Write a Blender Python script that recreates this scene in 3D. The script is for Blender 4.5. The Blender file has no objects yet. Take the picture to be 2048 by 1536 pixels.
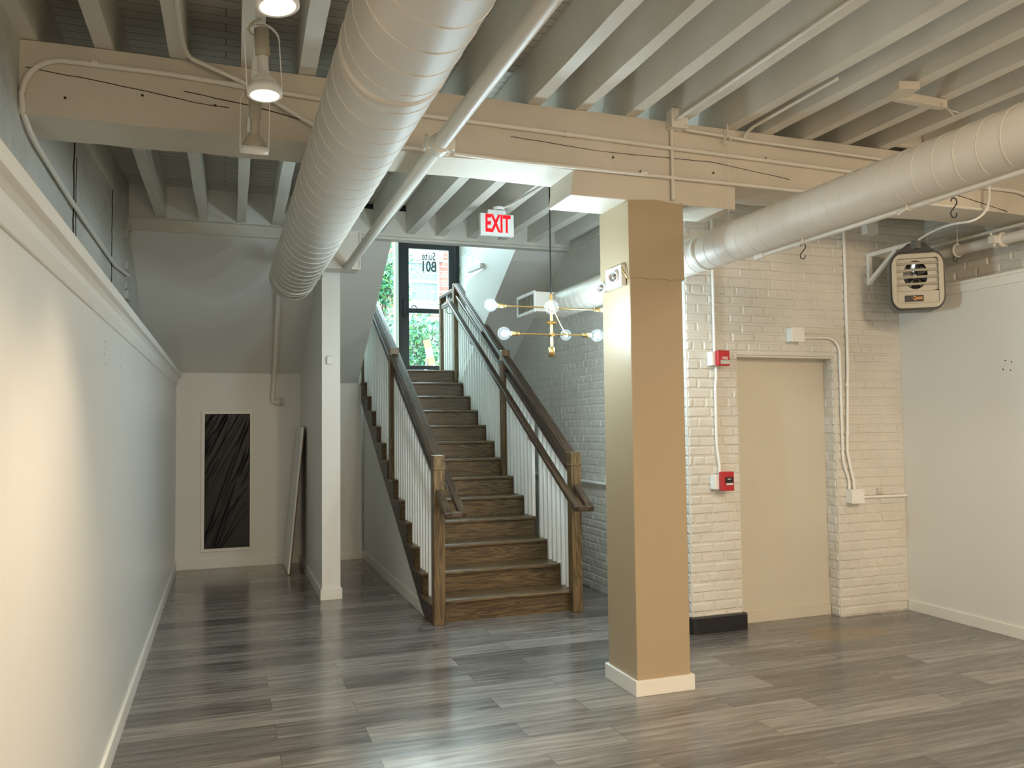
import bpy, bmesh, math, random
from mathutils import Vector, Matrix
random.seed(7)
R = random.Random(11)
sc = bpy.context.scene
COL = sc.collection
PI = math.pi

# ---------------------------------------------------------------- camera
cam = bpy.data.cameras.new('camera'); camo = bpy.data.objects.new('camera', cam); COL.objects.link(camo)
cam.sensor_width = 36.0; cam.lens = 1632.8 / 2048 * 36.0; cam.clip_start = 0.02; cam.clip_end = 300
rt = Vector((0.94302062, -0.33252495, -0.01180096)); up = Vector((-0.0055025, -0.05104687, 0.9986811)); fw = Vector((0.33268878, 0.94171194, 0.04996797))
camo.matrix_world = Matrix(((rt.x, up.x, -fw.x, 0), (rt.y, up.y, -fw.y, 0), (rt.z, up.z, -fw.z, 1.6), (0, 0, 0, 1)))
sc.camera = camo
# ---------------------------------------------------------------- view, world
sc.view_settings.view_transform = 'Standard'; sc.view_settings.look = 'None'
sc.view_settings.gamma = 1.0; sc.view_settings.use_curve_mapping = False
sc.view_settings.exposure = 0.55
sc.cycles.use_denoising = True
sc.cycles.max_bounces = 10; sc.cycles.diffuse_bounces = 6; sc.cycles.transparent_max_bounces = 16
sc.cycles.sample_clamp_indirect = 6
w = bpy.data.worlds.new('sky'); sc.world = w; w.use_nodes = True
nt = w.node_tree; bg = nt.nodes['Background']
SKY = 9.0
bg.inputs['Color'].default_value = (0.70, 0.92, 1.0, 1); bg.inputs['Strength'].default_value = SKY

su = bpy.data.lights.new('sun', 'SUN'); su.energy = 15.0; su.angle = math.radians(60); su.color = (0.80, 0.96, 1.0)  # wide soft sun added to brighten the stairwell through the entry door
suo = bpy.data.objects.new('sun', su); COL.objects.link(suo); suo.location = (2, 20, 12)
suo.rotation_euler = Vector((0.08, -1, -0.47)).to_track_quat('-Z', 'Y').to_euler()
WARM = (1.0, 0.78, 0.54)
def spot(name, loc, target, power, size=70, blend=0.6, color=WARM, rad=0.05):
    l = bpy.data.lights.new(name, 'SPOT'); l.energy = power; l.color = color; l.spot_size = math.radians(size); l.spot_blend = blend; l.shadow_soft_size = rad
    o = bpy.data.objects.new(name, l); COL.objects.link(o); o.location = loc
    o.rotation_euler = (Vector(target) - Vector(loc)).to_track_quat('-Z', 'Y').to_euler()
    return o
def point(name, loc, power, color, rad=0.04):
    l = bpy.data.lights.new(name, 'POINT'); l.energy = power; l.color = color; l.shadow_soft_size = rad
    o = bpy.data.objects.new(name, l); COL.objects.link(o); o.location = loc
    return o

def area(name, loc, target, power, sx, sy, color):
    l = bpy.data.lights.new(name, 'AREA'); l.shape = 'RECTANGLE'; l.size = sx; l.size_y = sy; l.energy = power; l.color = color
    o = bpy.data.objects.new(name, l); COL.objects.link(o); o.location = loc
    o.rotation_euler = (Vector(target) - Vector(loc)).to_track_quat('-Z', 'Y').to_euler()
# unseen warm fill light added behind the camera to lift ceiling and joists
area('front_fill_light', (2.4, -4.0, 1.3), (2.4, -1.0, 3.6), 105, 5.5, 2.0, (1.0, 0.85, 0.66))
# ---------------------------------------------------------------- materials
def newmat(name):
    m = bpy.data.materials.new(name); m.use_nodes = True
    n = m.node_tree.nodes; l = m.node_tree.links
    return m, n, l, n['Principled BSDF']
def bump_noise(n, l, b, scale=60, strength=0.15, dist=0.002, vec=None, detail=3):
    t = n.new('ShaderNodeTexNoise'); t.inputs['Scale'].default_value = scale; t.inputs['Detail'].default_value = detail
    if vec is None:
        g = n.new('ShaderNodeNewGeometry'); vec = g.outputs['Position']
    l.new(vec, t.inputs['Vector'])
    bp = n.new('ShaderNodeBump'); bp.inputs['Strength'].default_value = strength; bp.inputs['Distance'].default_value = dist
    l.new(t.outputs['Fac'], bp.inputs['Height']); l.new(bp.outputs['Normal'], b.inputs['Normal'])
    return t, bp
def paint(name, col, rough=0.5, scale=60, strength=0.15, dist=0.002, var=0.0, metal=0.0, spec=0.5):
    m, n, l, b = newmat(name)
    b.inputs['Base Color'].default_value = (*col, 1); b.inputs['Roughness'].default_value = rough; b.inputs['Metallic'].default_value = metal
    b.inputs['Specular IOR Level'].default_value = spec
    if strength: bump_noise(n, l, b, scale, strength, dist)
    if var:
        t = n.new('ShaderNodeTexNoise'); t.inputs['Scale'].default_value = 1.7; t.inputs['Detail'].default_value = 5
        g = n.new('ShaderNodeNewGeometry'); l.new(g.outputs['Position'], t.inputs['Vector'])
        r = n.new('ShaderNodeMapRange'); r.inputs['From Min'].default_value = 0.3; r.inputs['From Max'].default_value = 0.7
        r.inputs['To Min'].default_value = 1 - var; r.inputs['To Max'].default_value = 1.0
        l.new(t.outputs['Fac'], r.inputs['Value'])
        mx = n.new('ShaderNodeMix'); mx.data_type = 'RGBA'; mx.blend_type = 'MULTIPLY'; mx.inputs['Factor'].default_value = 1
        mx.inputs['A'].default_value = (*col, 1); l.new(r.outputs['Result'], mx.inputs['B']); l.new(mx.outputs['Result'], b.inputs['Base Color'])
    return m
def emit(name, col, s):
    m, n, l, b = newmat(name); b.inputs['Base Color'].default_value = (0, 0, 0, 1)
    b.inputs['Emission Color'].default_value = (*col, 1); b.inputs['Emission Strength'].default_value = s
    return m
def wood(name, c1, c2, axis=2, rough=0.35, scale=1.0, slope=None):
    """stained oak: rings stretched along one axis"""
    m, n, l, b = newmat(name)
    tc = n.new('ShaderNodeTexCoord'); mp = n.new('ShaderNodeMapping')
    s = [14 * scale] * 3; s[axis] = 1.1 * scale
    mp.inputs['Scale'].default_value = s
    if slope: mp.vector_type = 'TEXTURE' if False else 'POINT'
    if slope:
        mr = n.new('ShaderNodeMapping'); mr.inputs['Rotation'].default_value = (slope, 0, 0)
        l.new(tc.outputs['Object'], mr.inputs['Vector']); l.new(mr.outputs['Vector'], mp.inputs['Vector'])
    else:
        oi = n.new('ShaderNodeObjectInfo'); ad = n.new('ShaderNodeVectorMath'); ad.operation = 'ADD'
        mu = n.new('ShaderNodeMath'); mu.operation = 'MULTIPLY'; mu.inputs[1].default_value = 17.0
        g = n.new('ShaderNodeNewGeometry')
        l.new(oi.outputs['Random'], mu.inputs[0]); l.new(g.outputs['Position'], ad.inputs[0]); l.new(mu.outputs[0], ad.inputs[1])
        l.new(ad.outputs[0], mp.inputs['Vector'])
    no = n.new('ShaderNodeTexNoise'); no.inputs['Scale'].default_value = 0.9; no.inputs['Detail'].default_value = 3; no.inputs['Distortion'].default_value = 0.6
    l.new(mp.outputs['Vector'], no.inputs['Vector'])
    wv = n.new('ShaderNodeMath'); wv.operation = 'MULTIPLY'; wv.inputs[1].default_value = 22.0; l.new(no.outputs['Fac'], wv.inputs[0])
    fr = n.new('ShaderNodeMath'); fr.operation = 'PINGPONG'; fr.inputs[1].default_value = 1.0; l.new(wv.outputs[0], fr.inputs[0])
    fine = n.new('ShaderNodeTexNoise'); fine.inputs['Scale'].default_value = 9; fine.inputs['Detail'].default_value = 2; l.new(mp.outputs['Vector'], fine.inputs['Vector'])
    a = n.new('ShaderNodeMath'); a.operation = 'MULTIPLY_ADD'; a.inputs[1].default_value = 0.55; l.new(fr.outputs[0], a.inputs[0]); 
    f2 = n.new('ShaderNodeMath'); f2.operation = 'MULTIPLY'; f2.inputs[1].default_value = 0.5; l.new(fine.outputs['Fac'], f2.inputs[0]); l.new(f2.outputs[0], a.inputs[2])
    cr = n.new('ShaderNodeValToRGB'); cr.color_ramp.elements[0].color = (*c1, 1); cr.color_ramp.elements[1].color = (*c2, 1)
    cr.color_ramp.elements[0].position = 0.15; cr.color_ramp.elements[1].position = 0.85
    l.new(a.outputs[0], cr.inputs['Fac']); l.new(cr.outputs['Color'], b.inputs['Base Color'])
    b.inputs['Roughness'].default_value = rough
    bp = n.new('ShaderNodeBump'); bp.inputs['Strength'].default_value = 0.2; bp.inputs['Distance'].default_value = 0.001
    l.new(a.outputs[0], bp.inputs['Height']); l.new(bp.outputs['Normal'], b.inputs['Normal'])
    return m

M = {}
M['wall'] = paint('wall_paint', (0.77, 0.765, 0.73), 0.42, 40, 0.10, 0.002)
M['wall_gloss'] = paint('satin_wall_paint', (0.76, 0.755, 0.72), 0.34, 9, 0.22, 0.006)
M['niche'] = paint('beige_wall_paint', (0.62, 0.58, 0.49), 0.55, 40, 0.12, 0.002, var=0.06)
M['trim'] = paint('trim_paint', (0.80, 0.79, 0.74), 0.35, 40, 0.05, 0.001)
M['column'] = paint('tan_column_paint', (0.43, 0.335, 0.215), 0.40, 30, 0.12, 0.002)
M['beam'] = paint('painted_timber', (0.70, 0.64, 0.54), 0.55, 22, 0.5, 0.006, var=0.16)
M['joist'] = paint('painted_joist', (0.74, 0.715, 0.64), 0.6, 16, 0.5, 0.006, var=0.16)
M['duct'] = paint('duct_paint', (0.76, 0.71, 0.63), 0.5, 30, 0.04, 0.001)
M['pipe'] = paint('pipe_paint', (0.74, 0.71, 0.64), 0.4, 60, 0.12, 0.001)
M['white'] = paint('white_paint', (0.86, 0.86, 0.83), 0.4, 60, 0.05, 0.001)
M['plastic'] = paint('white_plastic', (0.78, 0.78, 0.75), 0.35, 0, 0)
M['black'] = paint('black_metal', (0.02, 0.022, 0.026), 0.4, 0, 0)
M['rubber'] = paint('black_rubber', (0.012, 0.012, 0.014), 0.45, 0, 0)
M['brass'] = paint('brass', (0.62, 0.44, 0.18), 0.3, 0, 0, metal=1.0)
M['red'] = paint('red_plastic', (0.50, 0.02, 0.03), 0.35, 0, 0)
M['steel'] = paint('polished_steel', (0.6, 0.6, 0.6), 0.22, 0, 0, metal=1.0)
M['beige'] = paint('beige_enamel', (0.46, 0.42, 0.33), 0.4, 0, 0)
M['grey'] = paint('grey_metal', (0.18, 0.18, 0.17), 0.45, 0, 0)
M['oakx'] = wood('stained_oak_across', (0.036, 0.023, 0.011), (0.18, 0.112, 0.048), 0)
M['oakz'] = wood('stained_oak_upright', (0.050, 0.031, 0.014), (0.23, 0.145, 0.062), 2)
M['oaks'] = wood('stained_oak_rail', (0.022, 0.014, 0.009), (0.12, 0.075, 0.045), 1, rough=0.28, slope=-0.524)
M['oakd'] = wood('stained_oak_stringer', (0.018, 0.012, 0.008), (0.05, 0.034, 0.022), 1)
M['exitred'] = emit('exit_letter_red', (1.0, 0.0, 0.012), 0.8)
M['warmlens'] = emit('lit_lamp_lens', (1.0, 0.86, 0.66), 14.0)
M['led'] = emit('bulb_filament', (0.78, 0.93, 1.0), 30.0)

def thin_glass(name, col=(1, 1, 1), refl=0.08, tint=1.0):
    m = bpy.data.materials.new(name); m.use_nodes = True; n = m.node_tree.nodes; l = m.node_tree.links
    n.clear(); out = n.new('ShaderNodeOutputMaterial'); tr = n.new('ShaderNodeBsdfTransparent'); tr.inputs[0].default_value = (col[0]*tint, col[1]*tint, col[2]*tint, 1)
    gl = n.new('ShaderNodeBsdfGlossy'); gl.inputs['Roughness'].default_value = 0.02; mx = n.new('ShaderNodeMixShader')
    fr = n.new('ShaderNodeLayerWeight'); fr.inputs['Blend'].default_value = refl
    l.new(fr.outputs['Fresnel'], mx.inputs[0]); l.new(tr.outputs[0], mx.inputs[1]); l.new(gl.outputs[0], mx.inputs[2]); l.new(mx.outputs[0], out.inputs[0])
    return m
M['glass'] = thin_glass('window_glass', (0.93, 1.0, 0.99), 0.12)
def globe_mat():
    m = thin_glass('clear_bulb_glass', (1, 1, 1), 0.12); n = m.node_tree.nodes; l = m.node_tree.links
    out = [x for x in n if x.type == 'OUTPUT_MATERIAL'][0]; mx = [x for x in n if x.type == 'MIX_SHADER'][0]
    em = n.new('ShaderNodeEmission'); em.inputs[0].default_value = (.72, .92, 1, 1); em.inputs[1].default_value = .15
    ad = n.new('ShaderNodeAddShader'); l.new(mx.outputs[0], ad.inputs[0]); l.new(em.outputs[0], ad.inputs[1]); l.new(ad.outputs[0], out.inputs[0])
    return m
M['globe'] = globe_mat()

def floor_mat():
    m, n, l, b = newmat('vinyl_plank')
    g = n.new('ShaderNodeNewGeometry'); br = n.new('ShaderNodeTexBrick')
    mp = n.new('ShaderNodeMapping'); mp.inputs['Location'].default_value = (0.5, 0.04, 0)
    l.new(g.outputs['Position'], mp.inputs['Vector']); l.new(mp.outputs['Vector'], br.inputs['Vector'])
    br.offset = 0.37; br.offset_frequency = 2
    br.inputs['Scale'].default_value = 1; br.inputs['Brick Width'].default_value = 1.22; br.inputs['Row Height'].default_value = 0.2245
    br.inputs['Mortar Size'].default_value = 0.0012; br.inputs['Mortar Smooth'].default_value = 0.1; br.inputs['Bias'].default_value = 0
    br.inputs['Color1'].default_value = (0, 0, 0, 1); br.inputs['Color2'].default_value = (1, 1, 1, 1); br.inputs['Mortar'].default_value = (0.3, 0.3, 0.3, 1)
    sep = n.new('ShaderNodeSeparateColor'); l.new(br.outputs['Color'], sep.inputs[0])
    # grain, shifted per plank
    ml = n.new('ShaderNodeMath'); ml.operation = 'MULTIPLY'; ml.inputs[1].default_value = 31.0; l.new(sep.outputs[0], ml.inputs[0])
    cx = n.new('ShaderNodeCombineXYZ'); l.new(ml.outputs[0], cx.inputs[0]); l.new(ml.outputs[0], cx.inputs[2])
    ad = n.new('ShaderNodeVectorMath'); ad.operation = 'ADD'; l.new(g.outputs['Position'], ad.inputs[0]); l.new(cx.outputs[0], ad.inputs[1])
    m2 = n.new('ShaderNodeMapping'); m2.inputs['Scale'].default_value = (1.0, 13, 1); l.new(ad.outputs[0], m2.inputs['Vector'])
    n1 = n.new('ShaderNodeTexNoise'); n1.inputs['Scale'].default_value = 2.0; n1.inputs['Detail'].default_value = 8; n1.inputs['Roughness'].default_value = 0.62; n1.inputs['Distortion'].default_value = 0.5
    l.new(m2.outputs['Vector'], n1.inputs['Vector'])
    m3 = n.new('ShaderNodeMapping'); m3.inputs['Scale'].default_value = (1.6, 26, 1); l.new(ad.outputs[0], m3.inputs['Vector'])
    n2 = n.new('ShaderNodeTexNoise'); n2.inputs['Scale'].default_value = 1.6; n2.inputs['Detail'].default_value = 4; n2.inputs['Distortion'].default_value = 1.6
    l.new(m3.outputs['Vector'], n2.inputs['Vector'])
    a = n.new('ShaderNodeMath'); a.operation = 'MULTIPLY_ADD'; a.inputs[1].default_value = 0.30; l.new(sep.outputs[0], a.inputs[0]); l.new(n1.outputs['Fac'], a.inputs[2])
    cr = n.new('ShaderNodeValToRGB'); e = cr.color_ramp.elements
    e[0].position = 0.38; e[0].color = (0.070, 0.064, 0.060, 1); e[1].position = 0.98; e[1].color = (0.34, 0.315, 0.285, 1)
    k = e.new(0.60); k.color = (0.14, 0.129, 0.120, 1)
    l.new(a.outputs[0], cr.inputs['Fac'])
    # pale cerused flecks
    r2 = n.new('ShaderNodeMapRange'); r2.inputs['From Min'].default_value = 0.66; r2.inputs['From Max'].default_value = 0.74; r2.inputs['To Max'].default_value = 0.35; l.new(n2.outputs['Fac'], r2.inputs['Value'])
    mx = n.new('ShaderNodeMix'); mx.data_type = 'RGBA'; l.new(r2.outputs['Result'], mx.inputs['Factor']); l.new(cr.outputs['Color'], mx.inputs['A']); mx.inputs['B'].default_value = (0.42, 0.39, 0.35, 1)
    # damp stain near the brick wall
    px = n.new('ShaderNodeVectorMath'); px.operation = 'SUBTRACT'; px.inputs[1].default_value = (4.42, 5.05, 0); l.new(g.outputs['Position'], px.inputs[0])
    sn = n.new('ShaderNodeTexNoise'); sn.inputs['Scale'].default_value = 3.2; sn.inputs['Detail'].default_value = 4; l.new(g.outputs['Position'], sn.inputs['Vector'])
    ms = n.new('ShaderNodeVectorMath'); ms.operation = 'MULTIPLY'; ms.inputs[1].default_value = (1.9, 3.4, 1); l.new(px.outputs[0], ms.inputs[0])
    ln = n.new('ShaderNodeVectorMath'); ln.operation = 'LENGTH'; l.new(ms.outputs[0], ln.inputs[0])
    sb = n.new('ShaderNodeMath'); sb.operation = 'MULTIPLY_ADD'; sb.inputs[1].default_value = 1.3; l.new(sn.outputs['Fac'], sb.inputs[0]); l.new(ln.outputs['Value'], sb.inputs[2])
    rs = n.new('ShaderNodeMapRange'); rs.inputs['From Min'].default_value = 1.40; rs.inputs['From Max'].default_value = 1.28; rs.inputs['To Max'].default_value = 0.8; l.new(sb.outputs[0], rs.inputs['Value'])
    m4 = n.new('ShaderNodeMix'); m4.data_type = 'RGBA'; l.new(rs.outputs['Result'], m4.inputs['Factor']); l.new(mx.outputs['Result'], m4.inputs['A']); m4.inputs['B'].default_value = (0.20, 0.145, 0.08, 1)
    # seams
    m5 = n.new('ShaderNodeMix'); m5.data_type = 'RGBA'; l.new(br.outputs['Fac'], m5.inputs['Factor']); l.new(m4.outputs['Result'], m5.inputs['A']); m5.inputs['B'].default_value = (0.05, 0.045, 0.04, 1)
    l.new(m5.outputs['Result'], b.inputs['Base Color'])
    rr = n.new('ShaderNodeMapRange'); rr.inputs['To Min'].default_value = 0.13; rr.inputs['To Max'].default_value = 0.27; l.new(n1.outputs['Fac'], rr.inputs['Value']); l.new(rr.outputs['Result'], b.inputs['Roughness'])
    b.inputs['Specular IOR Level'].default_value = 0.85
    bp = n.new('ShaderNodeBump'); bp.inputs['Strength'].default_value = 0.12; bp.inputs['Distance'].default_value = 0.0012
    l.new(n1.outputs['Fac'], bp.inputs['Height']); l.new(bp.outputs['Normal'], b.inputs['Normal'])
    return m
M['floor'] = floor_mat()

def brick_paint(name, col, cavity=0.35):
    m, n, l, b = newmat(name)
    b.inputs['Roughness'].default_value = 0.45
    g = n.new('ShaderNodeNewGeometry')
    t = n.new('ShaderNodeTexNoise'); t.inputs['Scale'].default_value = 26; t.inputs['Detail'].default_value = 6; l.new(g.outputs['Position'], t.inputs['Vector'])
    t2 = n.new('ShaderNodeTexNoise'); t2.inputs['Scale'].default_value = 2.2; t2.inputs['Detail'].default_value = 3; l.new(g.outputs['Position'], t2.inputs['Vector'])
    bp = n.new('ShaderNodeBump'); bp.inputs['Strength'].default_value = 0.55; bp.inputs['Distance'].default_value = 0.006
    l.new(t.outputs['Fac'], bp.inputs['Height']); l.new(bp.outputs['Normal'], b.inputs['Normal'])
    r = n.new('ShaderNodeMapRange'); r.inputs['From Min'].default_value = 0.3; r.inputs['From Max'].default_value = 0.7; r.inputs['To Min'].default_value = 0.88; l.new(t2.outputs['Fac'], r.inputs['Value'])
    mx = n.new('ShaderNodeMix'); mx.data_type = 'RGBA'; mx.blend_type = 'MULTIPLY'; mx.inputs['Factor'].default_value = 1
    mx.inputs['A'].default_value = (*col, 1); l.new(r.outputs['Result'], mx.inputs['B']); l.new(mx.outputs['Result'], b.inputs['Base Color'])
    return m
M['brick'] = brick_paint('painted_brick', (0.71, 0.69, 0.63))
M['plasterbrick'] = paint('rough_limewash', (0.64, 0.64, 0.59), 0.7, 7, 1.0, 0.03, var=0.25)

def mb_planks():   # ceiling boards across the joists
    m, n, l, b = newmat('ceiling_boards')
    g = n.new('ShaderNodeNewGeometry'); br = n.new('ShaderNodeTexBrick'); l.new(g.outputs['Position'], br.inputs['Vector'])
    br.inputs['Scale'].default_value = 1; br.inputs['Brick Width'].default_value = 2.4; br.inputs['Row Height'].default_value = 0.085
    br.inputs['Mortar Size'].default_value = 0.003; br.inputs['Mortar Smooth'].default_value = 0.2
    br.inputs['Color1'].default_value = (0.60, 0.58, 0.53, 1); br.inputs['Color2'].default_value = (0.52, 0.50, 0.465, 1); br.inputs['Mortar'].default_value = (0.16, 0.15, 0.14, 1)
    l.new(br.outputs['Color'], b.inputs['Base Color']); b.inputs['Roughness'].default_value = 0.7
    bump_noise(n, l, b, 20, 0.5, 0.006)
    return m
M['deck'] = mb_planks()

# ---------------------------------------------------------------- mesh helpers
class MB:
    def __init__(s): s.v = []; s.f = []; s.sm = []
    def add(s, v, f, smooth=False):
        o = len(s.v); s.v += [tuple(p) for p in v]
        for q in f: s.f.append(tuple(i + o for i in q)); s.sm.append(smooth)
    def box(s, x0, x1, y0, y1, z0, z1):
        s.add([(x0,y0,z0),(x1,y0,z0),(x1,y1,z0),(x0,y1,z0),(x0,y0,z1),(x1,y0,z1),(x1,y1,z1),(x0,y1,z1)],
              [(0,3,2,1),(4,5,6,7),(0,1,5,4),(1,2,6,5),(2,3,7,6),(3,0,4,7)]); return s
    def prism(s, pts, axis, a, b):
        """polygon pts in the plane normal to axis, extruded a..b"""
        def P(p, t):
            if axis == 'x': return (t, p[0], p[1])
            if axis == 'y': return (p[0], t, p[1])
            return (p[0], p[1], t)
        k = len(pts)
        s.add([P(p, a) for p in pts] + [P(p, b) for p in pts], [tuple(range(k)), tuple(range(2*k-1, k-1, -1))] + [(i, i+k, (i+1) % k + k, (i+1) % k) for i in range(k)]); return s
    def tube(s, pts, r, seg=12, caps=True, radii=None):
        pts = [Vector(p) for p in pts]; n = len(pts); rings = []
        t0 = (pts[1] - pts[0]).normalized(); u = t0.orthogonal().normalized()
        for i, p in enumerate(pts):
            t = (pts[min(i+1, n-1)] - pts[max(i-1, 0)]).normalized()
            u = (u - t * u.dot(t)).normalized(); v = t.cross(u); rr = radii[i] if radii else r
            rings.append([p + (u * math.cos(2*PI*k/seg) + v * math.sin(2*PI*k/seg)) * rr for k in range(seg)])
        vs = [q for ring in rings for q in ring]
        fs = [(i*seg+k, i*seg+(k+1) % seg, (i+1)*seg+(k+1) % seg, (i+1)*seg+k) for i in range(n-1) for k in range(seg)]
        s.add(vs, fs, True)
        if caps: s.add(rings[0], [tuple(range(seg-1, -1, -1))]); s.add(rings[-1], [tuple(range(seg))])
        return s
    def bar(s, a, b, w, h, upv=(0, 0, 1)):
        """rectangular bar a->b, w across, h along up"""
        a = Vector(a); b = Vector(b); t = (b - a).normalized(); x = t.cross(Vector(upv)).normalized(); y = x.cross(t).normalized()
        v = []
        for p in (a, b):
            for sx, sy in ((-1,-1),(1,-1),(1,1),(-1,1)): v.append(p + x*w/2*sx + y*h/2*sy)
        s.add(v, [(0,1,2,3),(7,6,5,4),(0,4,5,1),(1,5,6,2),(2,6,7,3),(3,7,4,0)]); return s
    def lathe(s, prof, o, axis=(0, 0, 1), seg=24):
        """prof: (radius, height) along axis from o"""
        ax = Vector(axis).normalized(); u = ax.orthogonal().normalized(); v = ax.cross(u); o = Vector(o)
        vs = [o + ax*h + (u*math.cos(2*PI*k/seg) + v*math.sin(2*PI*k/seg))*max(r, 1e-5) for r, h in prof for k in range(seg)]
        fs = [(i*seg+k, i*seg+(k+1) % seg, (i+1)*seg+(k+1) % seg, (i+1)*seg+k) for i in range(len(prof)-1) for k in range(seg)]
        s.add(vs, fs, True); return s
    def sphere(s, c, r, seg=20, rings=12):
        return s.lathe([(r*math.sin(PI*i/rings), -r*math.cos(PI*i/rings)) for i in range(rings+1)], c, (0, 0, 1), seg)
    def build(s, name, mat, parent=None, bevel=0, origin=None):
        me = bpy.data.meshes.new(name)
        if parent is not None: off = parent_world(parent)
        elif origin == 'zero': off = Vector((0, 0, 0))
        elif origin is not None: off = Vector(origin)
        else:
            xs = [p[0] for p in s.v]; ys = [p[1] for p in s.v]; zs = [p[2] for p in s.v]
            off = Vector(((min(xs)+max(xs))/2, (min(ys)+max(ys))/2, min(zs)))
        me.from_pydata([tuple(Vector(p) - off) for p in s.v], [], s.f)
        me.polygons.foreach_set('use_smooth', s.sm)
        bm = bmesh.new(); bm.from_mesh(me)
        bmesh.ops.recalc_face_normals(bm, faces=bm.faces); bm.to_mesh(me); bm.free()
        me.materials.append(mat)
        o = bpy.data.objects.new(name, me); COL.objects.link(o)
        if parent is not None: o.parent = parent
        else: o.location = off
        if bevel:
            bv = o.modifiers.new('bevel', 'BEVEL'); bv.width = bevel; bv.segments = 2; bv.limit_method = 'ANGLE'; bv.angle_limit = math.radians(40)
        return o
def parent_world(o):
    p = Vector(o.location)
    while o.parent is not None: o = o.parent; p = p + Vector(o.location)
    return p
def tag(o, label, cat, group=None, kind=None):
    if label: o['label'] = label
    if cat: o['category'] = cat
    if group: o['group'] = group
    if kind: o['kind'] = kind
    return o
def thing(name, loc, label, cat, group=None):
    o = bpy.data.objects.new(name, None); COL.objects.link(o); o.location = loc; o.empty_display_size = 0.1
    return tag(o, label, cat, group)
def struct(name, mb, mat, parent=None, bevel=0):
    o = mb.build(name, mat, parent, bevel, origin='zero' if parent is None else None)
    if parent is None: o['kind'] = 'structure'
    return o
def arc(c, r, a0, a1, ax1, ax2, n=8):
    c = Vector(c); ax1 = Vector(ax1); ax2 = Vector(ax2)
    return [c + ax1*r*math.cos(a0+(a1-a0)*i/n) + ax2*r*math.sin(a0+(a1-a0)*i/n) for i in range(n+1)]
def bez(p0, p1, p2, p3, n=14):
    p0, p1, p2, p3 = map(Vector, (p0, p1, p2, p3)); out = []
    for i in range(n+1):
        t = i/n; out.append(p0*(1-t)**3 + p1*3*t*(1-t)**2 + p2*3*t*t*(1-t) + p3*t**3)
    return out
def text_mesh(name, txt, size, mat, parent, loc, rot, xs=1.0, bold=0.0, ext=0.001, align='CENTER'):
    cu = bpy.data.curves.new(name, 'FONT'); cu.body = txt; cu.size = size; cu.extrude = ext; cu.offset = bold; cu.align_x = align; cu.align_y = 'CENTER'
    tmp = bpy.data.objects.new('tmp', cu); COL.objects.link(tmp)
    dg = bpy.context.evaluated_depsgraph_get(); me = bpy.data.meshes.new_from_object(tmp.evaluated_get(dg))
    bpy.data.objects.remove(tmp); bpy.data.curves.remove(cu)
    mt = Matrix.Translation(Vector(loc) - parent_world(parent)) @ rot.to_4x4() @ Matrix.Diagonal((xs, 1, 1, 1))
    me.transform(mt); me.materials.clear(); me.materials.append(mat)
    o = bpy.data.objects.new(name, me); COL.objects.link(o); o.parent = parent
    return o
FRONT = Matrix.Rotation(PI/2, 3, 'X')          # lettering facing -y

# brick relief: every brick a low bevelled pillow on the wall plane, one mesh per wall
def bricks(mb, plane, c, face, u0, u1, z0, z1, bw=0.203, bh=0.0745, dep=0.008, holes=(), rough=1.0):
    """plane 'y': bricks on y=c facing -y (face=-1) spanning x; plane 'x': on x=c spanning y"""
    rows = int(math.ceil((z1 - z0) / bh))
    for r in range(rows):
        za = z0 + r*bh; zb = min(za + bh, z1)
        if zb - za < 0.02: continue
        header = (r % 6 == 5)
        w_ = bw/2 if header else bw
        u = u0 - (w_*0.5 if r % 2 else 0) + R.uniform(-.01, .01)
        wav = R.uniform(-.003, .003)
        while u < u1:
            ua = max(u, u0); ub = min(u + w_, u1); u += w_*R.uniform(.96, 1.04)
            if ub - ua < 0.03: continue
            segs = [(ua, ub)]
            for (ha, hb, hz0, hz1) in holes:
                if zb > hz0 + .01 and za < hz1 - .01:
                    ns = []
                    for (a, b) in segs:
                        if b <= ha or a >= hb: ns.append((a, b))
                        else:
                            if a < ha - .02: ns.append((a, ha))
                            if b > hb + .02: ns.append((hb, b))
                    segs = ns
            for (a, b) in segs:
                g = 0.005
                j = lambda k=0.0022: R.uniform(-k, k)*rough
                d = dep*R.uniform(.55, 1.25); ins = 0.008
                P = [(a+g+j(), za+g+wav+j()), (b-g+j(), za+g+wav+j()), (b-g+j(), zb-g+wav+j()), (a+g+j(), zb-g+wav+j())]
                mx = (a+b)/2; mz = (za+zb)/2
                Q = [(p[0] + (ins if p[0] < mx else -ins), p[1] + (ins if p[1] < mz else -ins)) for p in P]
                dd = [d*R.uniform(.8, 1.2) for _ in range(4)]
                if plane == 'y':
                    vs = [(p[0], c - face*.001, p[1]) for p in P] + [(q[0], c + face*k, q[1]) for q, k in zip(Q, dd)]
                else:
                    vs = [(c - face*.001, p[0], p[1]) for p in P] + [(c + face*k, q[0], q[1]) for q, k in zip(Q, dd)]
                mb.add(vs, [(4,5,6,7),(0,1,5,4),(1,2,6,5),(2,3,7,6),(3,0,4,7)])

# ================================================================ SETTING
ZD = 3.75
fl = struct('floor', MB().box(-1.1, 6.0, -4.2, 10.3, -0.1, 0), M['floor'])
# ceiling boards
struct('ceiling', MB().box(-1.1, 6.0, -4.2, 7.9, ZD, ZD+.1), M['deck'])
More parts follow.
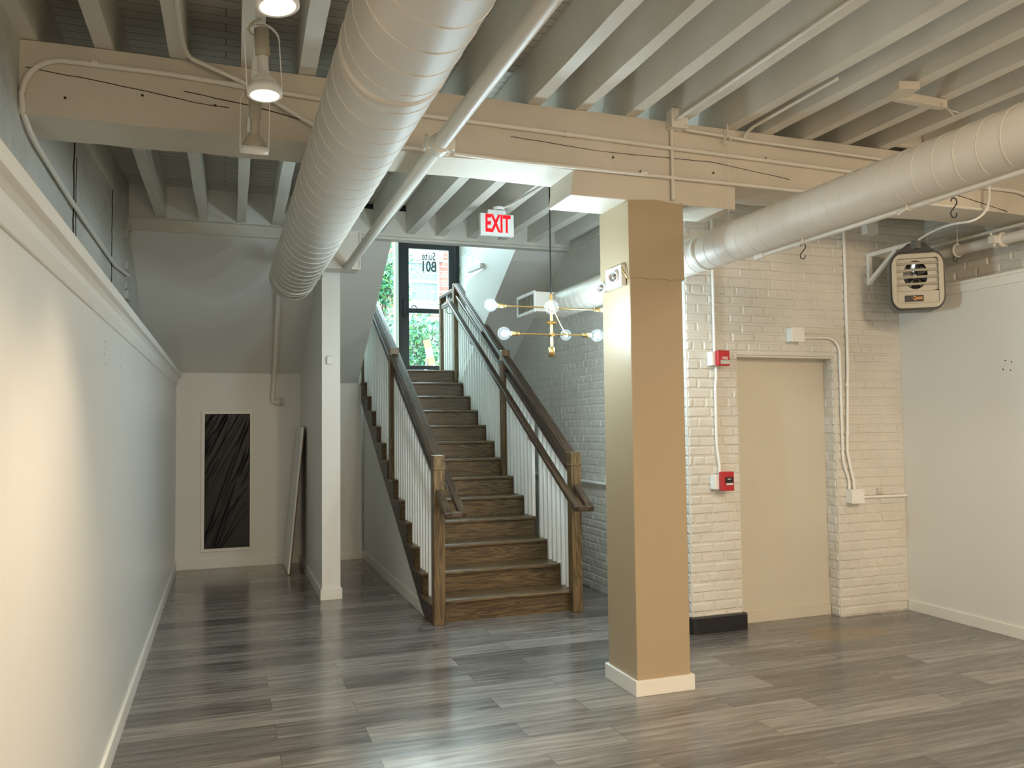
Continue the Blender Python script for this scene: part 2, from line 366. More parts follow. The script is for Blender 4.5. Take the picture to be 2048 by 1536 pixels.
# left wall: furred half wall with a ledge, rough brick above
lw = struct('wall_left', MB().box(-.93, -.51, -4.2, 10.05, 0, 2.16), M['wall_gloss'])
lc = MB()
lc.prism([(-.94, 2.1601), (-.49, 2.1601), (-.475, 2.178), (-.455, 2.182), (-.452, 2.225), (-.94, 2.225)], 'y', -4.2, 9.98)
lc.prism([(-.511, 2.09), (-.502, 2.09), (-.488, 2.13), (-.486, 2.16), (-.511, 2.16)], 'y', -4.2, 9.98)
struct('trim_1', lc, M['trim'], bevel=.003)
lb = MB(); lb.prism([(-1.1, -4.2), (-.93, -4.2), (-.93, 4.3), (-.79, 7.75), (-.79, 10.2), (-1.1, 10.2)], 'z', 2.2, ZD); lb.box(-1.1, -.93, -4.2, 10.2, 0, 2.2)
lub = MB()
struct('wall_left_upper', lb, M['plasterbrick'])
# loose bricks and the broken end of the old wall high on the left
rb = MB()
for k in range(9):
    z = 2.62 + k*.085; rb.box(-.86, -.775+R.uniform(-.02,.012), 7.55+R.uniform(-.05,.05), 7.74, z, z+.074)
struct('trim_2', rb, M['plasterbrick'], bevel=.01)
# right wall (half wall with cap, painted brick above)
struct('wall_right', MB().box(5.48, 5.8, -4.2, 5.5, 0, 2.665), M['wall'])
struct('trim_3', MB().box(5.462, 5.81, -4.2, 5.495, 2.665, 2.69).box(5.468, 5.481, -4.2, 5.495, 2.60, 2.6649), M['trim'], bevel=.003)
ru = MB(); ru.box(5.8, 6.0, -4.2, 5.6, 0, ZD); bricks(ru, 'x', 5.8, -1, 2.0, 5.5, 2.69, 3.75)
struct('wall_right_upper', ru, M['brick'])
# wall behind the camera
struct('wall_front', MB().box(-1.1, 6.0, -4.3, -4.2, 0, ZD+.1), M['wall'])
# brick wall beside the column: pier, niche, right pier, wall above
YB = 5.49
bw_ = MB()
bw_.box(3.37, 3.83, YB, 5.75, 0, ZD)
bw_.box(3.83, 4.77, YB, 5.75, 2.135, ZD)
bw_.box(4.77, 6.0, YB, 5.75, 0, ZD)
bricks(bw_, 'y', YB, -1, 3.37, 5.8, 0, ZD, holes=((3.83, 4.77, -.1, 2.135), (5.47, 5.81, -.1, 2.67)))
bricks(bw_, 'x', 4.77, -1, YB, 5.62, 0, 2.13, bw=.11)
bricks(bw_, 'x', 3.37, -1, 5.49, 5.75, 0, ZD)
struct('wall_back_right', bw_, M['brick'])
nb = MB().box(3.83, 4.77, 5.61, 5.75, 0, 2.135)
struct('wall_niche', nb, M['niche'])
struct('baseboard_niche', MB().box(3.84, 4.765, 5.598, 5.6105, 0, .085), M['niche'])
struct('trim_4', MB().box(3.82, 4.78, 5.50, 5.6095, 2.118, 2.134), M['brick'])
# side brick wall beside the stairs (continues up the stairwell)
sb = MB(); sb.box(3.40, 3.6, 5.75, 12.3, 0, 5.4); 
bricks(sb, 'x', 3.40, -1, 5.76, 12.0, 0, 5.3, dep=.004)
struct('wall_right_brick', sb, M['brick'])
# back wall under the landing, with recess for the hatch
bk = MB()
bk.box(-.93, -.205, 10.05, 10.15, 0, 2.6).box(.291, 1.59, 10.05, 10.15, 0, 2.3).box(2.87, 3.5, 10.05, 10.15, 0, 2.2).box(-.205, .291, 10.05, 10.15, 0, .222).box(-.205, .291, 10.05, 10.15, 1.765, 2.6).box(-.205, .291, 10.14, 10.2, .2, 1.8)
bk.box(.291, 1.5, 10.05, 10.15, 2.3, 2.6)
struct('wall_back', bk, M['wall'])
struct('baseboard_back', MB().box(-.51, .866, 10.036, 10.0505, 0, .10).box(1.035, 1.61, 10.036, 10.0505, 0, .10), M['trim'], bevel=.002)
struct('baseboard_left', MB().box(-.511, -.496, -4.2, 10.04, 0, .10), M['trim'], bevel=.002)
struct('baseboard_right', MB().box(5.465, 5.481, -4.2, 5.485, 0, .085), M['trim'], bevel=.002)
# partition by the stairs
struct('wall_partition', MB().prism([(7.8, 0), (10.05, 0), (10.05, 2.6), (7.8, 3.42)], 'x', .866, 1.035), M['wall'])
struct('baseboard_partition', MB().box(.851, .8665, 7.785, 10.036, 0, .10).box(.8665, 1.0345, 7.785, 7.8005, 0, .10).box(1.0345, 1.05, 7.785, 10.036, 0, .10), M['trim'], bevel=.002)
# sloped soffits under the stair above
struct('ceiling_slope_left', MB().prism([(7.74, 3.335), (10.06, 2.236), (10.06, 2.8), (7.74, 3.75)], 'x', -.93, .866), M['wall'])
struct('ceiling_slope_middle', MB().prism([(7.86, 3.425), (10.12, 2.09), (10.12, 2.2), (7.86, 3.53)], 'x', 1.03, 1.545), M['wall'])
struct('ceiling_slope_right', MB().prism([(7.86, 3.425), (10.12, 2.09), (10.12, 2.2), (7.86, 3.53)], 'x', 2.84, 3.41), M['wall'])
# header beam at the stair opening and ledger
hd = MB().box(-.93, 3.41, 7.76, 7.86, 3.43, 3.69)
struct('trim_5', hd, M['joist'])
struct('header_gap_shade', MB().box(-.93, 3.41, 7.80, 7.86, 3.69, ZD), M['black'])  # black strip painted in for the shade of the gap above the header
struct('trim_6', MB().box(-.93, .70, 7.70, 7.76, 3.335, 3.44).box(.70, 3.41, 7.745, 7.86, 3.405, 3.43), M['joist'], bevel=.004)
# upper stairwell
struct('wall_stairwell_left', MB().prism([(7.86, 3.45), (10.12, 2.12), (12.2, 2.12), (12.2, 5.3), (7.86, 5.3)], 'x', 1.44, 1.544), M['wall'])
cy = MB().prism([(7.86, 3.44), (9.75, 2.32), (9.75, 3.37), (9.50, 3.40), (9.0, 3.42), (9.0, 5.3), (7.86, 5.3)], 'x', 2.842, 2.95)
struct('wall_stairwell_right', cy, M['wall'])
struct('trim_7', MB().bar((2.83, 9.0, 3.46), (2.83, 9.55, 3.50), .05, .06), M['trim'], bevel=.004)
struct('ceiling_stairwell', MB().box(1.4, 3.6, 7.8, 12.3, 5.3, 5.4), M['wall'])
struct('wall_stairwell_front', MB().box(1.4, 3.6, 7.76, 7.86, 3.75, 5.4), M['wall'])
struct('floor_landing', MB().box(1.44, 3.41, 10.23, 12.3, 2.19, 2.314), M['oakx'])
struct('wall_under_landing', MB().box(-1, 3.6, 10.3, 10.4, 0, 2.2), M['wall'])

# ---- entry door and sidelight
YD = 12.0
dr = thing('door_1', (2.9, YD, 2.314), None, None); dr['kind'] = 'structure'
df = MB(); 
df.box(2.455, 2.475, YD, YD+.06, 2.314, 4.45).box(3.335, 3.41, YD-.02, YD+.08, 2.314, 5.3).box(2.43, 3.41, YD-.02, YD+.08, 4.45, 4.52)
df.build('door_frame', M['black'], dr, .003)
dl = MB()
dl.box(2.475, 2.615, YD, YD+.045, 2.33, 4.44).box(3.235, 3.33, YD, YD+.045, 2.33, 4.44)
dl.box(2.615, 3.235, YD, YD+.045, 4.28, 4.44).box(2.615, 3.235, YD, YD+.045, 2.33, 2.51).box(2.615, 3.235, YD-.005, YD+.045, 3.30, 3.37)
dl.build('door_leaf', M['black'], dr, .004)
MB().box(2.615, 3.235, YD+.02, YD+.026, 2.51, 3.30).box(2.615, 3.235, YD+.02, YD+.026, 3.37, 4.28).build('glass_pane', M['glass'], dr)
h = MB().box(2.525, 2.560, YD-.05, YD, 3.24, 3.50); h.box(2.56, 2.70, YD-.06, YD-.035, 3.325, 3.36); h.tube(arc((2.68, YD-.05, 3.37), .035, PI, 0, (1,0,0), (0,0,1)), .008)
h.build('door_handle', M['black'], dr, .003)
MB().box(2.84, 2.89, YD-.004, YD, 2.44, 2.452).build('closer_plate', M['steel'], dr)
GREYT = paint('grey_vinyl_lettering', (0.10, 0.13, 0.13), 0.5, 0, 0)
BACK = Matrix(((-1, 0, 0), (0, 0, 1), (0, 1, 0)))   # lettering meant to be read from outside
text_mesh('door_lettering', 'Suite', .165, GREYT, dr, (2.925, YD+.018, 4.17), BACK, .66, .003)
text_mesh('door_lettering', 'B01', .22, GREYT, dr, (2.925, YD+.018, 4.01), BACK, .72, .006)
wn = thing('window_1', (2.0, YD, 2.314), None, None); wn['kind'] = 'structure'
MB().box(2.40, 2.452, YD-.03, YD+.08, 2.314, 5.3).box(1.44, 2.40, YD, YD+.06, 2.314, 2.36).build('window_frame', M['white'], wn, .003)
MB().box(1.5, 2.40, YD+.03, YD+.036, 2.36, 5.3).build('glass_pane', M['glass'], wn)
wt = thing('window_2', (2.9, YD, 4.52), None, None); wt['kind'] = 'structure'
MB().box(2.452, 3.335, YD, YD+.05, 5.22, 5.3).build('window_frame', M['black'], wt)
MB().box(2.452, 3.335, YD+.03, YD+.036, 4.52, 5.22).build('glass_pane', M['glass'], wt)

# ================================================================ CEILING TIMBER
def rough_bar(mb, a, b, w, h, n=10, amp=.004):
    """square timber with slightly wandering edges"""
    a = Vector(a); b = Vector(b); t = (b-a).normalized(); x = t.cross(Vector((0,0,1))).normalized(); y = Vector((0,0,1)); vs = []; fs = []
    for i in range(n+1):
        p = a.lerp(b, i/n)
        for sx, sy in ((-1,0),(1,0),(1,1),(-1,1)):
            vs.append(p + x*(w/2*sx + R.uniform(-amp, amp)) + y*(h*sy + (R.uniform(-amp, amp) if sy == 0 else 0)))
    for i in range(n):
        for k in range(4): fs.append((i*4+k, i*4+(k+1) % 4, (i+1)*4+(k+1) % 4, (i+1)*4+k))
    fs += [(0,1,2,3), (n*4+3, n*4+2, n*4+1, n*4)]
    mb.add(vs, fs)
ORD = ['first','second','third','fourth','fifth','sixth','seventh','eighth','ninth','tenth','eleventh','twelfth','thirteenth','fourteenth','fifteenth','sixteenth','seventeenth','eighteenth','nineteenth']
xf = [-.895, -.565, -.23, .11, .40, .72, 1.03, 1.345, 1.70, 2.0, 2.325, 2.66, 3.05, 3.32, 3.64, 3.95, 4.27, 4.60, 4.93, 5.26, 5.6]
xb = [-.86, -.53, -.18, .145, .455, .76, 1.07, 1.39, 1.705, 2.005, 2.33, 2.65, 2.97, 3.27]
for i, x in enumerate(xf):
    mb = MB(); sl = (xb[i]-x)/3.44 if i < len(xb) else 0
    y1 = 7.76 if i < len(xb) else (5.49)
    wj = R.uniform(.078, .09)
    rough_bar(mb, (x - sl*7.5, -4.2, 3.468), (x + sl*(y1-4.36), y1, 3.468), wj, .281, 24)
    o = mb.build('ceiling_joist', M['joist'])
    side = 'counting from the left wall' if i < 11 else 'counting from the right wall'
    k = i if i < 11 else len(xf)-1-i
    tag(o, f'white painted rough ceiling joist, {ORD[k]} {side}', 'joist', 'painted ceiling joists')
bm_ = thing('timber_beam', (2.4, 4.54, 3.10), 'big white painted timber beam crossing the room above the tan column', 'beam')
mb = MB(); rough_bar(mb, (-.93, 4.54, 3.105), (5.8, 4.54, 3.105), .36, .36, 40, .005)
# cracks: thin dark grooves
mb.build('beam_timber', M['beam'], bm_)
CR = paint('crack_shadow', (0.05, 0.04, 0.03), 0.9, 0, 0)
def crack(pts, r, y=4.357):
    m = MB(); P = []
    for i in range(len(pts)-1):
        for k in range(6):
            t = k/6; P.append((pts[i][0]*(1-t)+pts[i+1][0]*t, y, pts[i][1]*(1-t)+pts[i+1][1]*t + R.uniform(-.002, .002)))
    m.tube(P, r, 5); return m
crack([(-.9,3.33),(-.55,3.30),(-.15,3.25),(.05,3.24)], .0022).build('crack', CR, bm_)
crack([(-.2,3.30),(.1,3.27),(.5,3.20),(.9,3.19)], .0025).build('crack', CR, bm_)
crack([(1.55,3.26),(2.1,3.23),(2.9,3.24),(3.6,3.17)], .0018).build('crack', CR, bm_)
crack([(4.3,3.24),(4.9,3.20),(5.5,3.10)], .003).build('crack', CR, bm_)
for x, z in ((-.39, 3.255), (-.05, 3.245), (-.73, 3.20), (2.2, 3.2), (2.9, 3.17)):
    MB().lathe([(.007, 0), (.0001, -.0005)], (x, 4.352, z), (0, -1, 0), 10).build('nail_hole', CR, bm_)
bo = MB(); bo.prism([(1.945, 3.112), (1.925, 2.952), (3.07, 2.952), (3.07, 3.112)], 'y', 4.37, 4.72)
tag(bo.build('column_bolster', M['beam'], bevel=.006), 'short white timber bolster between the big beam and the tan column', 'bolster')
# board blocking and cleats high at right
tag(MB().box(4.31, 4.555, 4.30, 4.335, 3.48, 3.73).build('blocking_board', M['beam'], bevel=.003), 'flat painted board nailed between joists above the right duct', 'board')
cl = MB(); cl.bar((3.55, 3.42, 3.445), (3.60, 3.60, 3.445), .12, .045); cl.bar((3.60, 3.56, 3.44), (3.97, 3.58, 3.44), .05, .05)
co = thing('wood_cleat', (3.75, 3.55, 3.42), 'small painted wood cleat nailed under the joists at upper right', 'cleat')
cl.build('cleat_block', M['beam'], co, .005)
wr = MB(); wr.tube(bez((3.95, 3.58, 3.45), (4.0, 3.55, 3.40), (3.9, 3.52, 3.39), (3.99, 3.50, 3.37)), .003, 6); wr.tube(bez((3.93, 3.56, 3.45), (3.88, 3.52, 3.4), (3.98, 3.5, 3.36), (3.94, 3.5, 3.33)), .003, 6)
wr.build('tie_wire', M['pipe'], co)

# ================================================================ COLUMN
cm = thing('square_column', (2.48, 4.55, 0), 'tan painted square column with white base under the timber beam', 'column')
c1 = MB(); c1.box(2.300, 2.660, 4.36, 4.74, 0, 2.485); c1.build('column_shaft', M['column'], cm, .006)
# upper wrap with a slightly torn top edge
up_ = MB(); x0, x1, y0, y1 = 2.293, 2.672, 4.352, 4.748; loop = []; N = 8
P_ = [(x0 + (x1-x0)*i/N, y0) for i in range(N)] + [(x1, y0 + (y1-y0)*i/N) for i in range(N)] + [(x1 - (x1-x0)*i/N, y1) for i in range(N)] + [(x0, y1 - (y1-y0)*i/N) for i in range(N)]
k = len(P_); vs = [(p[0], p[1], 2.475 + (.004 if j % 3 else -.003)) for j, p in enumerate(P_)] + [(p[0], p[1], 2.958 + R.uniform(-.012, .008)) for p in P_]
up_.add(vs, [(i, (i+1) % k, (i+1) % k + k, i+k) for i in range(k)] + [tuple(range(k-1, -1, -1)), tuple(range(k, 2*k))])
up_.build('upper_wrap', M['column'], cm)
b_ = MB(); b_.box(2.282, 2.678, 4.342, 4.3605, 0, .092).box(2.282, 2.678, 4.7395, 4.758, 0, .092).box(2.282, 2.3005, 4.3605, 4.7395, 0, .092).box(2.6595, 2.678, 4.3605, 4.7395, 0, .092)
b_.build('base_trim', M['trim'], cm, .003)

# ================================================================ DUCTS
def helix(mb, cx, cz, r, y0, y1, pitch, ph=0, rr=.0016, lean=.0):
    n = int((y1-y0)/pitch*36); P = []
    for i in range(n+1):
        t = i/n; a = 2*PI*(y1-y0)/pitch*t + ph
        P.append((cx + r*math.cos(a), y0 + (y1-y0)*t, cz + r*math.sin(a)))
    mb.tube(P, rr, 5)
def duct(cx, cz, r, y0, y1, pitch, joints, openend):
    mb = MB(); seg = 64
    prof = [(r, 0), (r, y1-y0)]
    mb.lathe([(r, 0), (r, y1-y0), (r-.004, y1-y0), (r-.006, y1-y0-.3), (0.0, y1-y0-.31)] if openend else [(r, 0), (r, y1-y0)], (cx, y0, cz), (0, 1, 0), seg)
    helix(mb, cx, cz, r, y0, y1, pitch, rr=.0024 if openend else .0020)
    for yj in joints: mb.lathe([(r, -.03), (r+.0015, -.029), (r+.0015, .029), (r, .03)], (cx, yj, cz), (0, 1, 0), seg); mb.lathe([(r+.001, -.003), (r+.0035, 0), (r+.001, .003)], (cx, yj, cz), (0, 1, 0), seg)
    return mb
ld = thing('spiral_duct', (.557, 2.0, 2.71), 'large white spiral duct running overhead towards the left slope', 'duct', 'spiral air ducts')
duct(.557, 2.903, .193, -3.9, 7.33, .165, (7.0, 2.75, -1), True).build('duct_tube', M['duct'], ld)
MB().box(.752, .758, 6.75, 6.95, 2.83, 2.90).build('duct_clip', M['steel'], ld)
rd = thing('spiral_duct', (2.97, 3.0, 2.59), 'smaller white spiral duct passing behind the column to a grille by the stairs', 'duct', 'spiral air ducts')
duct(2.97, 2.718, .122, -3.9, 7.0, .11, (4.55, 1.5, -1.2), False).build('duct_tube', M['duct'], rd)
gb = MB(); gb.box(2.71, 3.10, 7.0, 7.46, 2.648, 2.832); gb.build('outlet_box', M['duct'], rd, .004)
gf = MB(); gf.box(2.698, 2.71, 6.99, 7.47, 2.640, 2.668).box(2.698, 2.71, 6.99, 7.47, 2.812, 2.840).box(2.698, 2.71, 6.99, 7.02, 2.668, 2.812).box(2.698, 2.71, 7.44, 7.47, 2.668, 2.812)
gr = gf.build('grille_frame', M['white'], rd, .002)
gv = MB(); gv.box(2.7085, 2.7105, 7.02, 7.44, 2.668, 2.812); gv.build('grille_back', M['grey'], gr)
gv = MB()
for k in range(14):
    y = 7.035 + k*.03; gv.bar((2.703, y, 2.668), (2.703, y, 2.812), .002, .010, (1, .6, 0))
gv.build('grille_vane', M['beige'], gr)
# hanger wires
for y, lab in ((4.30, 'thin painted hook and wire holding the right duct in front of the beam'),):
    m = MB(); m.tube([(2.975, y, 3.47), (2.975, y, 3.40)], .006, 8); m.tube(arc((2.975, y, 3.375), .022, PI/2, PI/2+2*PI, (1,0,0), (0,0,1), 16), .005, 6); m.tube([(2.975, y, 3.35), (2.97, y, 2.86)], .002, 5)
    m.tube([(2.93, y, 2.832), (2.97, y, 2.862), (3.01, y, 2.832)], .004, 6)
    tag(m.build('duct_hanger', M['pipe']), lab, 'hanger')
m = MB(); m.tube([(2.985, -3, 2.580), (2.985, 4.02, 2.580)], .013, 12); m.tube([(2.985, 1.0, 2.580), (2.985, 1.1, 2.580)], .017, 12)
m.tube([(2.985, 3.98, 2.580), (2.985, 4.06, 2.580)], .018, 10)
for yy in (3.62, 2.9, 2.1): m.tube([(2.965, yy, 2.575), (2.965, yy+.05, 2.56)], .007, 6); m.tube(arc((2.985, yy, 2.588), .02, 0, PI*2, (1,0,0), (0,0,1), 12), .004, 5)
tag(m.build('conduit', M['pipe']), 'thin white conduit strapped along the underside of the right duct', 'conduit')

# sprinkler pipe overhead
sp = thing('sprinkler_pipe', (1.045, 3.0, 3.02), 'white sprinkler pipe running beside the large duct with a coupling at the beam', 'pipe')
MB().tube([(1.035, -3.5, 3.055), (1.045, 4.02, 3.055)], .039, 20).tube([(1.045, 4.02, 3.055), (1.06, 7.485, 3.058)], .037, 20).build('pipe_run', M['pipe'], sp)
def coupling(c, r, d=(0, 1, 0)):
    m = MB(); m.lathe([(r*.98, -.045), (r*1.32, -.04), (r*1.38, -.02), (r*1.2, 0), (r*1.38, .02), (r*1.32, .04), (r*.98, .045)], c, d, 24)
    for s in (-1, 1):
        cc = (c[0]+s*r*1.6, c[1], c[2]); m.box(cc[0]-.016, cc[0]+.016, c[1]-.03, c[1]+.03, c[2]-.028, c[2]+.028)
        m.lathe([(.011, -.055), (.011, -.035), (.006, -.034), (.006, .045), (.010, .046), (.010, .058), (0, .058)], cc, (0, .3, 1), 8)
    return m
coupling((1.045, 4.05, 3.055), .040).build('coupling', M['pipe'], sp, .003)
m = MB(); m.tube(arc((1.04, 2.42, 3.055), .048, PI*.95, 2.05*PI, (1,0,0), (0,0,1), 14), .008, 6); m.box(1.065, 1.11, 2.40, 2.44, 3.09, 3.47); m.build('pipe_hanger', M['pipe'], sp)

# plenum box at head of partition
pb = thing('duct_box', (.9, 7.6, 3.0), 'white square duct box on top of the partition end', 'box')
MB().box(.60, 1.175, 7.50, 7.745, 3.05, 3.40).build('box_body', M['duct'], pb, .004)
MB().box(.595, 1.182, 7.488, 7.50, 3.045, 3.06).box(.595, 1.182, 7.488, 7.50, 3.39, 3.405).box(1.168, 1.182, 7.488, 7.50, 3.06, 3.39).build('face_flange', M['duct'], pb, .002)
# pipe on the sloped soffit
m = MB(); m.tube([(.50, 8.15, 3.10), (.56, 9.97, 2.235), (.555, 9.985, 2.16), (.54, 9.985, 1.94), (.545, 9.985, 1.905), (.58, 9.985, 1.90), (.63, 9.985, 1.90)], .028, 14)
m.lathe([(.04, -.02), (.04, .02)], (.60, 9.985, 1.90), (1, 0, 0), 14); m.lathe([(.045, 0), (.045, .03), (0, .03)], (.63, 9.985, 1.90), (1, 0, 0), 14)
tag(m.build('drain_pipe', M['pipe']), 'thin pipe down the sloped soffit to an elbow above the black panel', 'pipe')

# right hand sprinkler pipe and conduit above the right wall
rp = thing('wall_pipe', (5.63, 2, 2.93), 'white pipe with a coupling running above the right half wall', 'pipe')
MB().tube([(5.63, -3.5, 2.975), (5.63, 5.48, 2.975)], .042, 20).build('pipe_run', M['pipe'], rp)
coupling((5.63, 4.62, 2.975), .043).build('coupling', M['pipe'], rp, .003)
MB().tube(arc((5.63, 5.0, 2.975), .05, PI*.5, 2.5*PI, (1,0,0), (0,0,1), 18), .008, 6).tube([(5.63, 5.0, 3.02), (5.63, 5.0, 3.47)], .005, 6).build('pipe_hanger', M['pipe'], rp)
m = MB(); m.tube([(5.70, -3.5, 3.075), (5.70, 5.47, 3.075)], .013, 10)
tag(m.build('conduit', M['pipe']), 'thin white conduit just above the pipe over the right half wall', 'conduit')
# low pipe on the brick wall behind the stairs
m = MB(); m.tube([(3.37, 5.9, 1.035), (3.37, 9.9, 1.035)], .018, 12)
tag(m.build('wall_conduit', M['white']), 'horizontal white conduit low on the brick wall behind the stairs', 'conduit')

# ---- conduits on the beam
YC = 4.343
m = MB(); m.tube([(-.765, 7.55, 2.90), (-.80, 6.92, 2.87), (-.855, 5.44, 2.95), (-.893, 4.59, 3.03), (-.90, 4.46, 3.06), (-.91, 4.36, 3.12), (-.912, YC, 3.2)] + arc((-.73, YC, 3.20), .178, PI, PI/2, (1,0,0), (0,0,1), 10) + [(-.3, YC, 3.377), (.2, YC, 3.352), (1.0, YC, 3.318), (2.6, YC, 3.295), (3.95, YC, 3.275), (5.4, YC, 3.27)] + bez((5.45,YC,3.27),(5.6,YC,3.27),(5.66,YC,3.2),(5.66,YC,3.09),8), .0135, 12)
for x, z in ((-.6, 3.384), (.05, 3.36), (1.9, 3.305), (3.3, 3.288)): m.lathe([(.017, -.015), (.017, .015)], (x, YC, z), (1, 0, 0), 12)
tag(m.build('conduit', M['pipe']), 'white conduit bent up from the left wall along the top of the beam', 'conduit')
m = MB(); m.tube([(-.21, -3, 3.452), (-.205, 3.6, 3.452)] + bez((-.203, 3.75, 3.452), (-.20, 4.1, 3.45), (-.20, 4.28, 3.47), (-.16, 4.315, 3.455), 8) + [(.07, 4.318, 3.375), (.40, 4.318, 3.205)] + bez((.45, 4.32, 3.18), (.55, 4.32, 3.14), (.62, YC, 3.135), (.75, YC, 3.133), 6) + [(1.53, YC, 3.112), (3.6, YC, 3.108), (5.2, YC, 3.11)], .012, 12)
for x in (1.15, 2.4): m.lathe([(.017, -.025), (.017, .025)], (x, YC, 3.12), (1, 0, 0), 12)
tag(m.build('conduit', M['pipe']), 'white conduit crossing the beam diagonally then running along its lower edge', 'conduit')
jb = thing('junction_box', (2.625, 4.31, 3.405), 'white junction box on the top edge of the beam above the column', 'junction box', 'junction boxes')
MB().box(2.57, 2.68, 4.29, 4.362, 3.408, 3.52).build('box_body', M['pipe'], jb, .004)
MB().box(2.567, 2.683, 4.284, 4.2905, 3.405, 3.523).build('cover', M['pipe'], jb, .002)
for dx, dz in ((-.04, .1), (.04, .012)): MB().lathe([(.004, 0), (0, .002)], (2.625+dx, 4.284, 3.41+dz), (0, -1, 0), 8).build('screw', M['grey'], jb)
m = MB(); m.tube([(2.60, YC+.002, 3.42), (2.60, YC, 2.97)], .011, 10)
tag(m.build('conduit', M['pipe']), 'short vertical conduit from the beam junction box down to the column', 'conduit')
m = MB(); m.tube([(2.60, -3, 3.452), (2.60, 4.30, 3.452)], .012, 10)
tag(m.build('conduit', M['pipe']), 'white conduit along a joist towards the junction box on the beam', 'conduit')
m = MB(); m.tube([(2.68, 4.325, 3.415), (3.14, 4.325, 3.395), (4.3, 4.325, 3.378), (5.4, 4.325, 3.37)], .011, 10); m.tube([(3.12, 4.335, 3.40), (3.12, 4.32, 3.43), (3.13, 4.25, 3.455), (3.13, 3.5, 3.455)], .010, 8)
tag(m.build('conduit', M['pipe']), 'white conduit running right from the beam junction box just under the joists', 'conduit')

# ================================================================ STAIRS
RH, RUN, Y0 = .178, .3075, 6.51
def ny(k): return Y0 + RUN*(k-1)      # nosing y of tread k
st = thing('staircase', (2.23, 8.3, 0), 'dark stained oak staircase climbing to the glass door', 'staircase')
for k in range(1, 14):
    t = MB(); z = RH*k; y1 = ny(k) + RUN + .03
    if k == 13: y1 = 10.24
    t.box(1.575, 2.865, ny(k), y1, z-.028, z); t.build('tread', M['oakx'], st, .008)
    r = MB(); r.box(1.60, 2.85, ny(k)+.028, ny(k)+.046, z-RH + (0 if k > 1 else 0), z-.028); r.build('riser', M['oakx'], st)
# sawtooth stringers
for x0, x1 in ((1.592, 1.615), (2.845, 2.868)):
    pts = []
    for k in range(1, 14): pts += [(ny(k)+.03, RH*(k-1)), (ny(k)+.03, RH*k-.028)]
    pts += [(10.2, RH*13-.028), (10.2, 1.985), (6.74, 0)]
    m = MB(); kk = len(pts)
    # fan of quads: split into vertical strips so the concave outline stays clean
    def zb(y): return max(0, (y-6.78)*(2.015/3.506))
    ys = sorted(set([p[0] for p in pts]))
    for a, b in zip(ys[:-1], ys[1:]):
        mid = (a+b)/2; kq = int((mid - Y0 - .03)/RUN) + 1; kq = max(1, min(13, kq))
        zt = RH*kq-.028
        m.prism([(a, zb(a)), (b, zb(b)), (b, zt), (a, zt)], 'x', x0, x1)
    m.build('stringer', M['oakd'], st)
# soffit of the flight closes it from below
struct('wall_under_stairs', MB().prism([(6.79, 0), (10.05, 0), (10.05, 1.86)], 'x', 1.612, 1.70), M['wall'])
struct('baseboard_stairs', MB().prism([(6.80, 0), (10.036, 0), (10.036, .10), (6.97, .10)], 'x', 1.598, 1.6125), M['trim'], bevel=.002)
MB().prism([(7.00, 0), (10.2, 1.85), (10.2, 1.95), (6.90, .03)], 'x', 1.70, 2.845).build('soffit', M['wall'], st)

def newel(par, x, y, z0, z1, w=.092):
    m = MB(); m.box(x-w/2, x+w/2, y-w/2, y+w/2, z0, z1); n = m.build('newel_post', M['oakz'], par, .004)
    m = MB(); c = w/2+.006; m.box(x-c, x+c, y-c, y+c, z1-.115, z1-.103)
    m.build('newel_collar', M['oakz'], n, .003)
SL = RH/RUN
def zn(y): return RH + (y-Y0)*SL      # nosing line
def railing(x, side, label):
    """side -1: railing on the left of the flight, +1: right"""
    g = thing('stair_railing', (x, 8.3, 0), label, 'railing', 'stair railings')
    newel(g, x, 6.495, 0, 1.36); newel(g, x, 8.30, zn(8.30)-.20, 2.405); newel(g, x, 10.21, 2.10, 3.445)
    for ya, yb in ((6.54, 8.255), (8.345, 10.165)):
        for nm, dz, wd, ht in (('top_rail', 1.125, .088, .042), ('lower_rail', .985, .055, .042)):
            m = MB(); m.bar((x, ya, zn(ya)+dz), (x, yb, zn(yb)+dz), wd, ht, (0, 0, 1))
            if nm == 'top_rail': m.bar((x, ya, zn(ya)+dz+.024), (x, yb, zn(yb)+dz+.024), wd*.62, .012, (0, 0, 1))
            m.build(nm, M['oaks'], g, .009)
    # balusters: three to a tread
    i = 0
    for k in range(1, 14):
        for j in range(3):
            y = ny(k) + .055 + j*.1025
            if k == 13 or abs(y-8.30) < .075 or y < 6.56 or y > 10.15: continue
            i += 1
            if side > 0 and i == 9: continue         # one baluster is missing on the right
            m = MB(); m.box(x-.0165, x+.0165, y-.0165, y+.0165, RH*k, zn(y)+.975); m.build('baluster', M['white'], g, .002)
    # inner handrail with a return at the foot and a level end at the top
    xi = x - side*.115; dz = .90
    hr = MB(); yE = 6.17
    hr.bar((xi, yE, zn(yE)+dz+.02), (xi, 10.1, zn(10.1)+dz+.02), .062, .048)
    hr.bar((xi, 10.07, zn(10.1)+dz+.012), (xi, 10.45, zn(10.1)+dz+.012), .062, .048)
    hr.bar((xi + side*.005, yE+.02, zn(yE)+dz+.025), (x + side*.02, yE+.02, zn(yE)+dz+.025), .062, .048)
    hr.bar((x, yE-.01, zn(yE)+dz+.015), (x, 6.46, zn(6.46)+dz+.02), .062, .048)
    hr.build('handrail', M['oaks'], g, .010)
    for yy in (7.3, 9.2, 10.3):
        b = MB(); zz = (zn(min(yy,10.1))+dz-.02); b.tube([(xi, yy, zz), (xi, yy, zz-.05), (xi+side*.03, yy, zz-.07), (x-side*.01, yy, zz-.07)], .006, 8); b.build('handrail_bracket', M['steel'], g)
    return g
railing(1.645, -1, 'left stair railing of white balusters and dark oak newels, by the white wall')
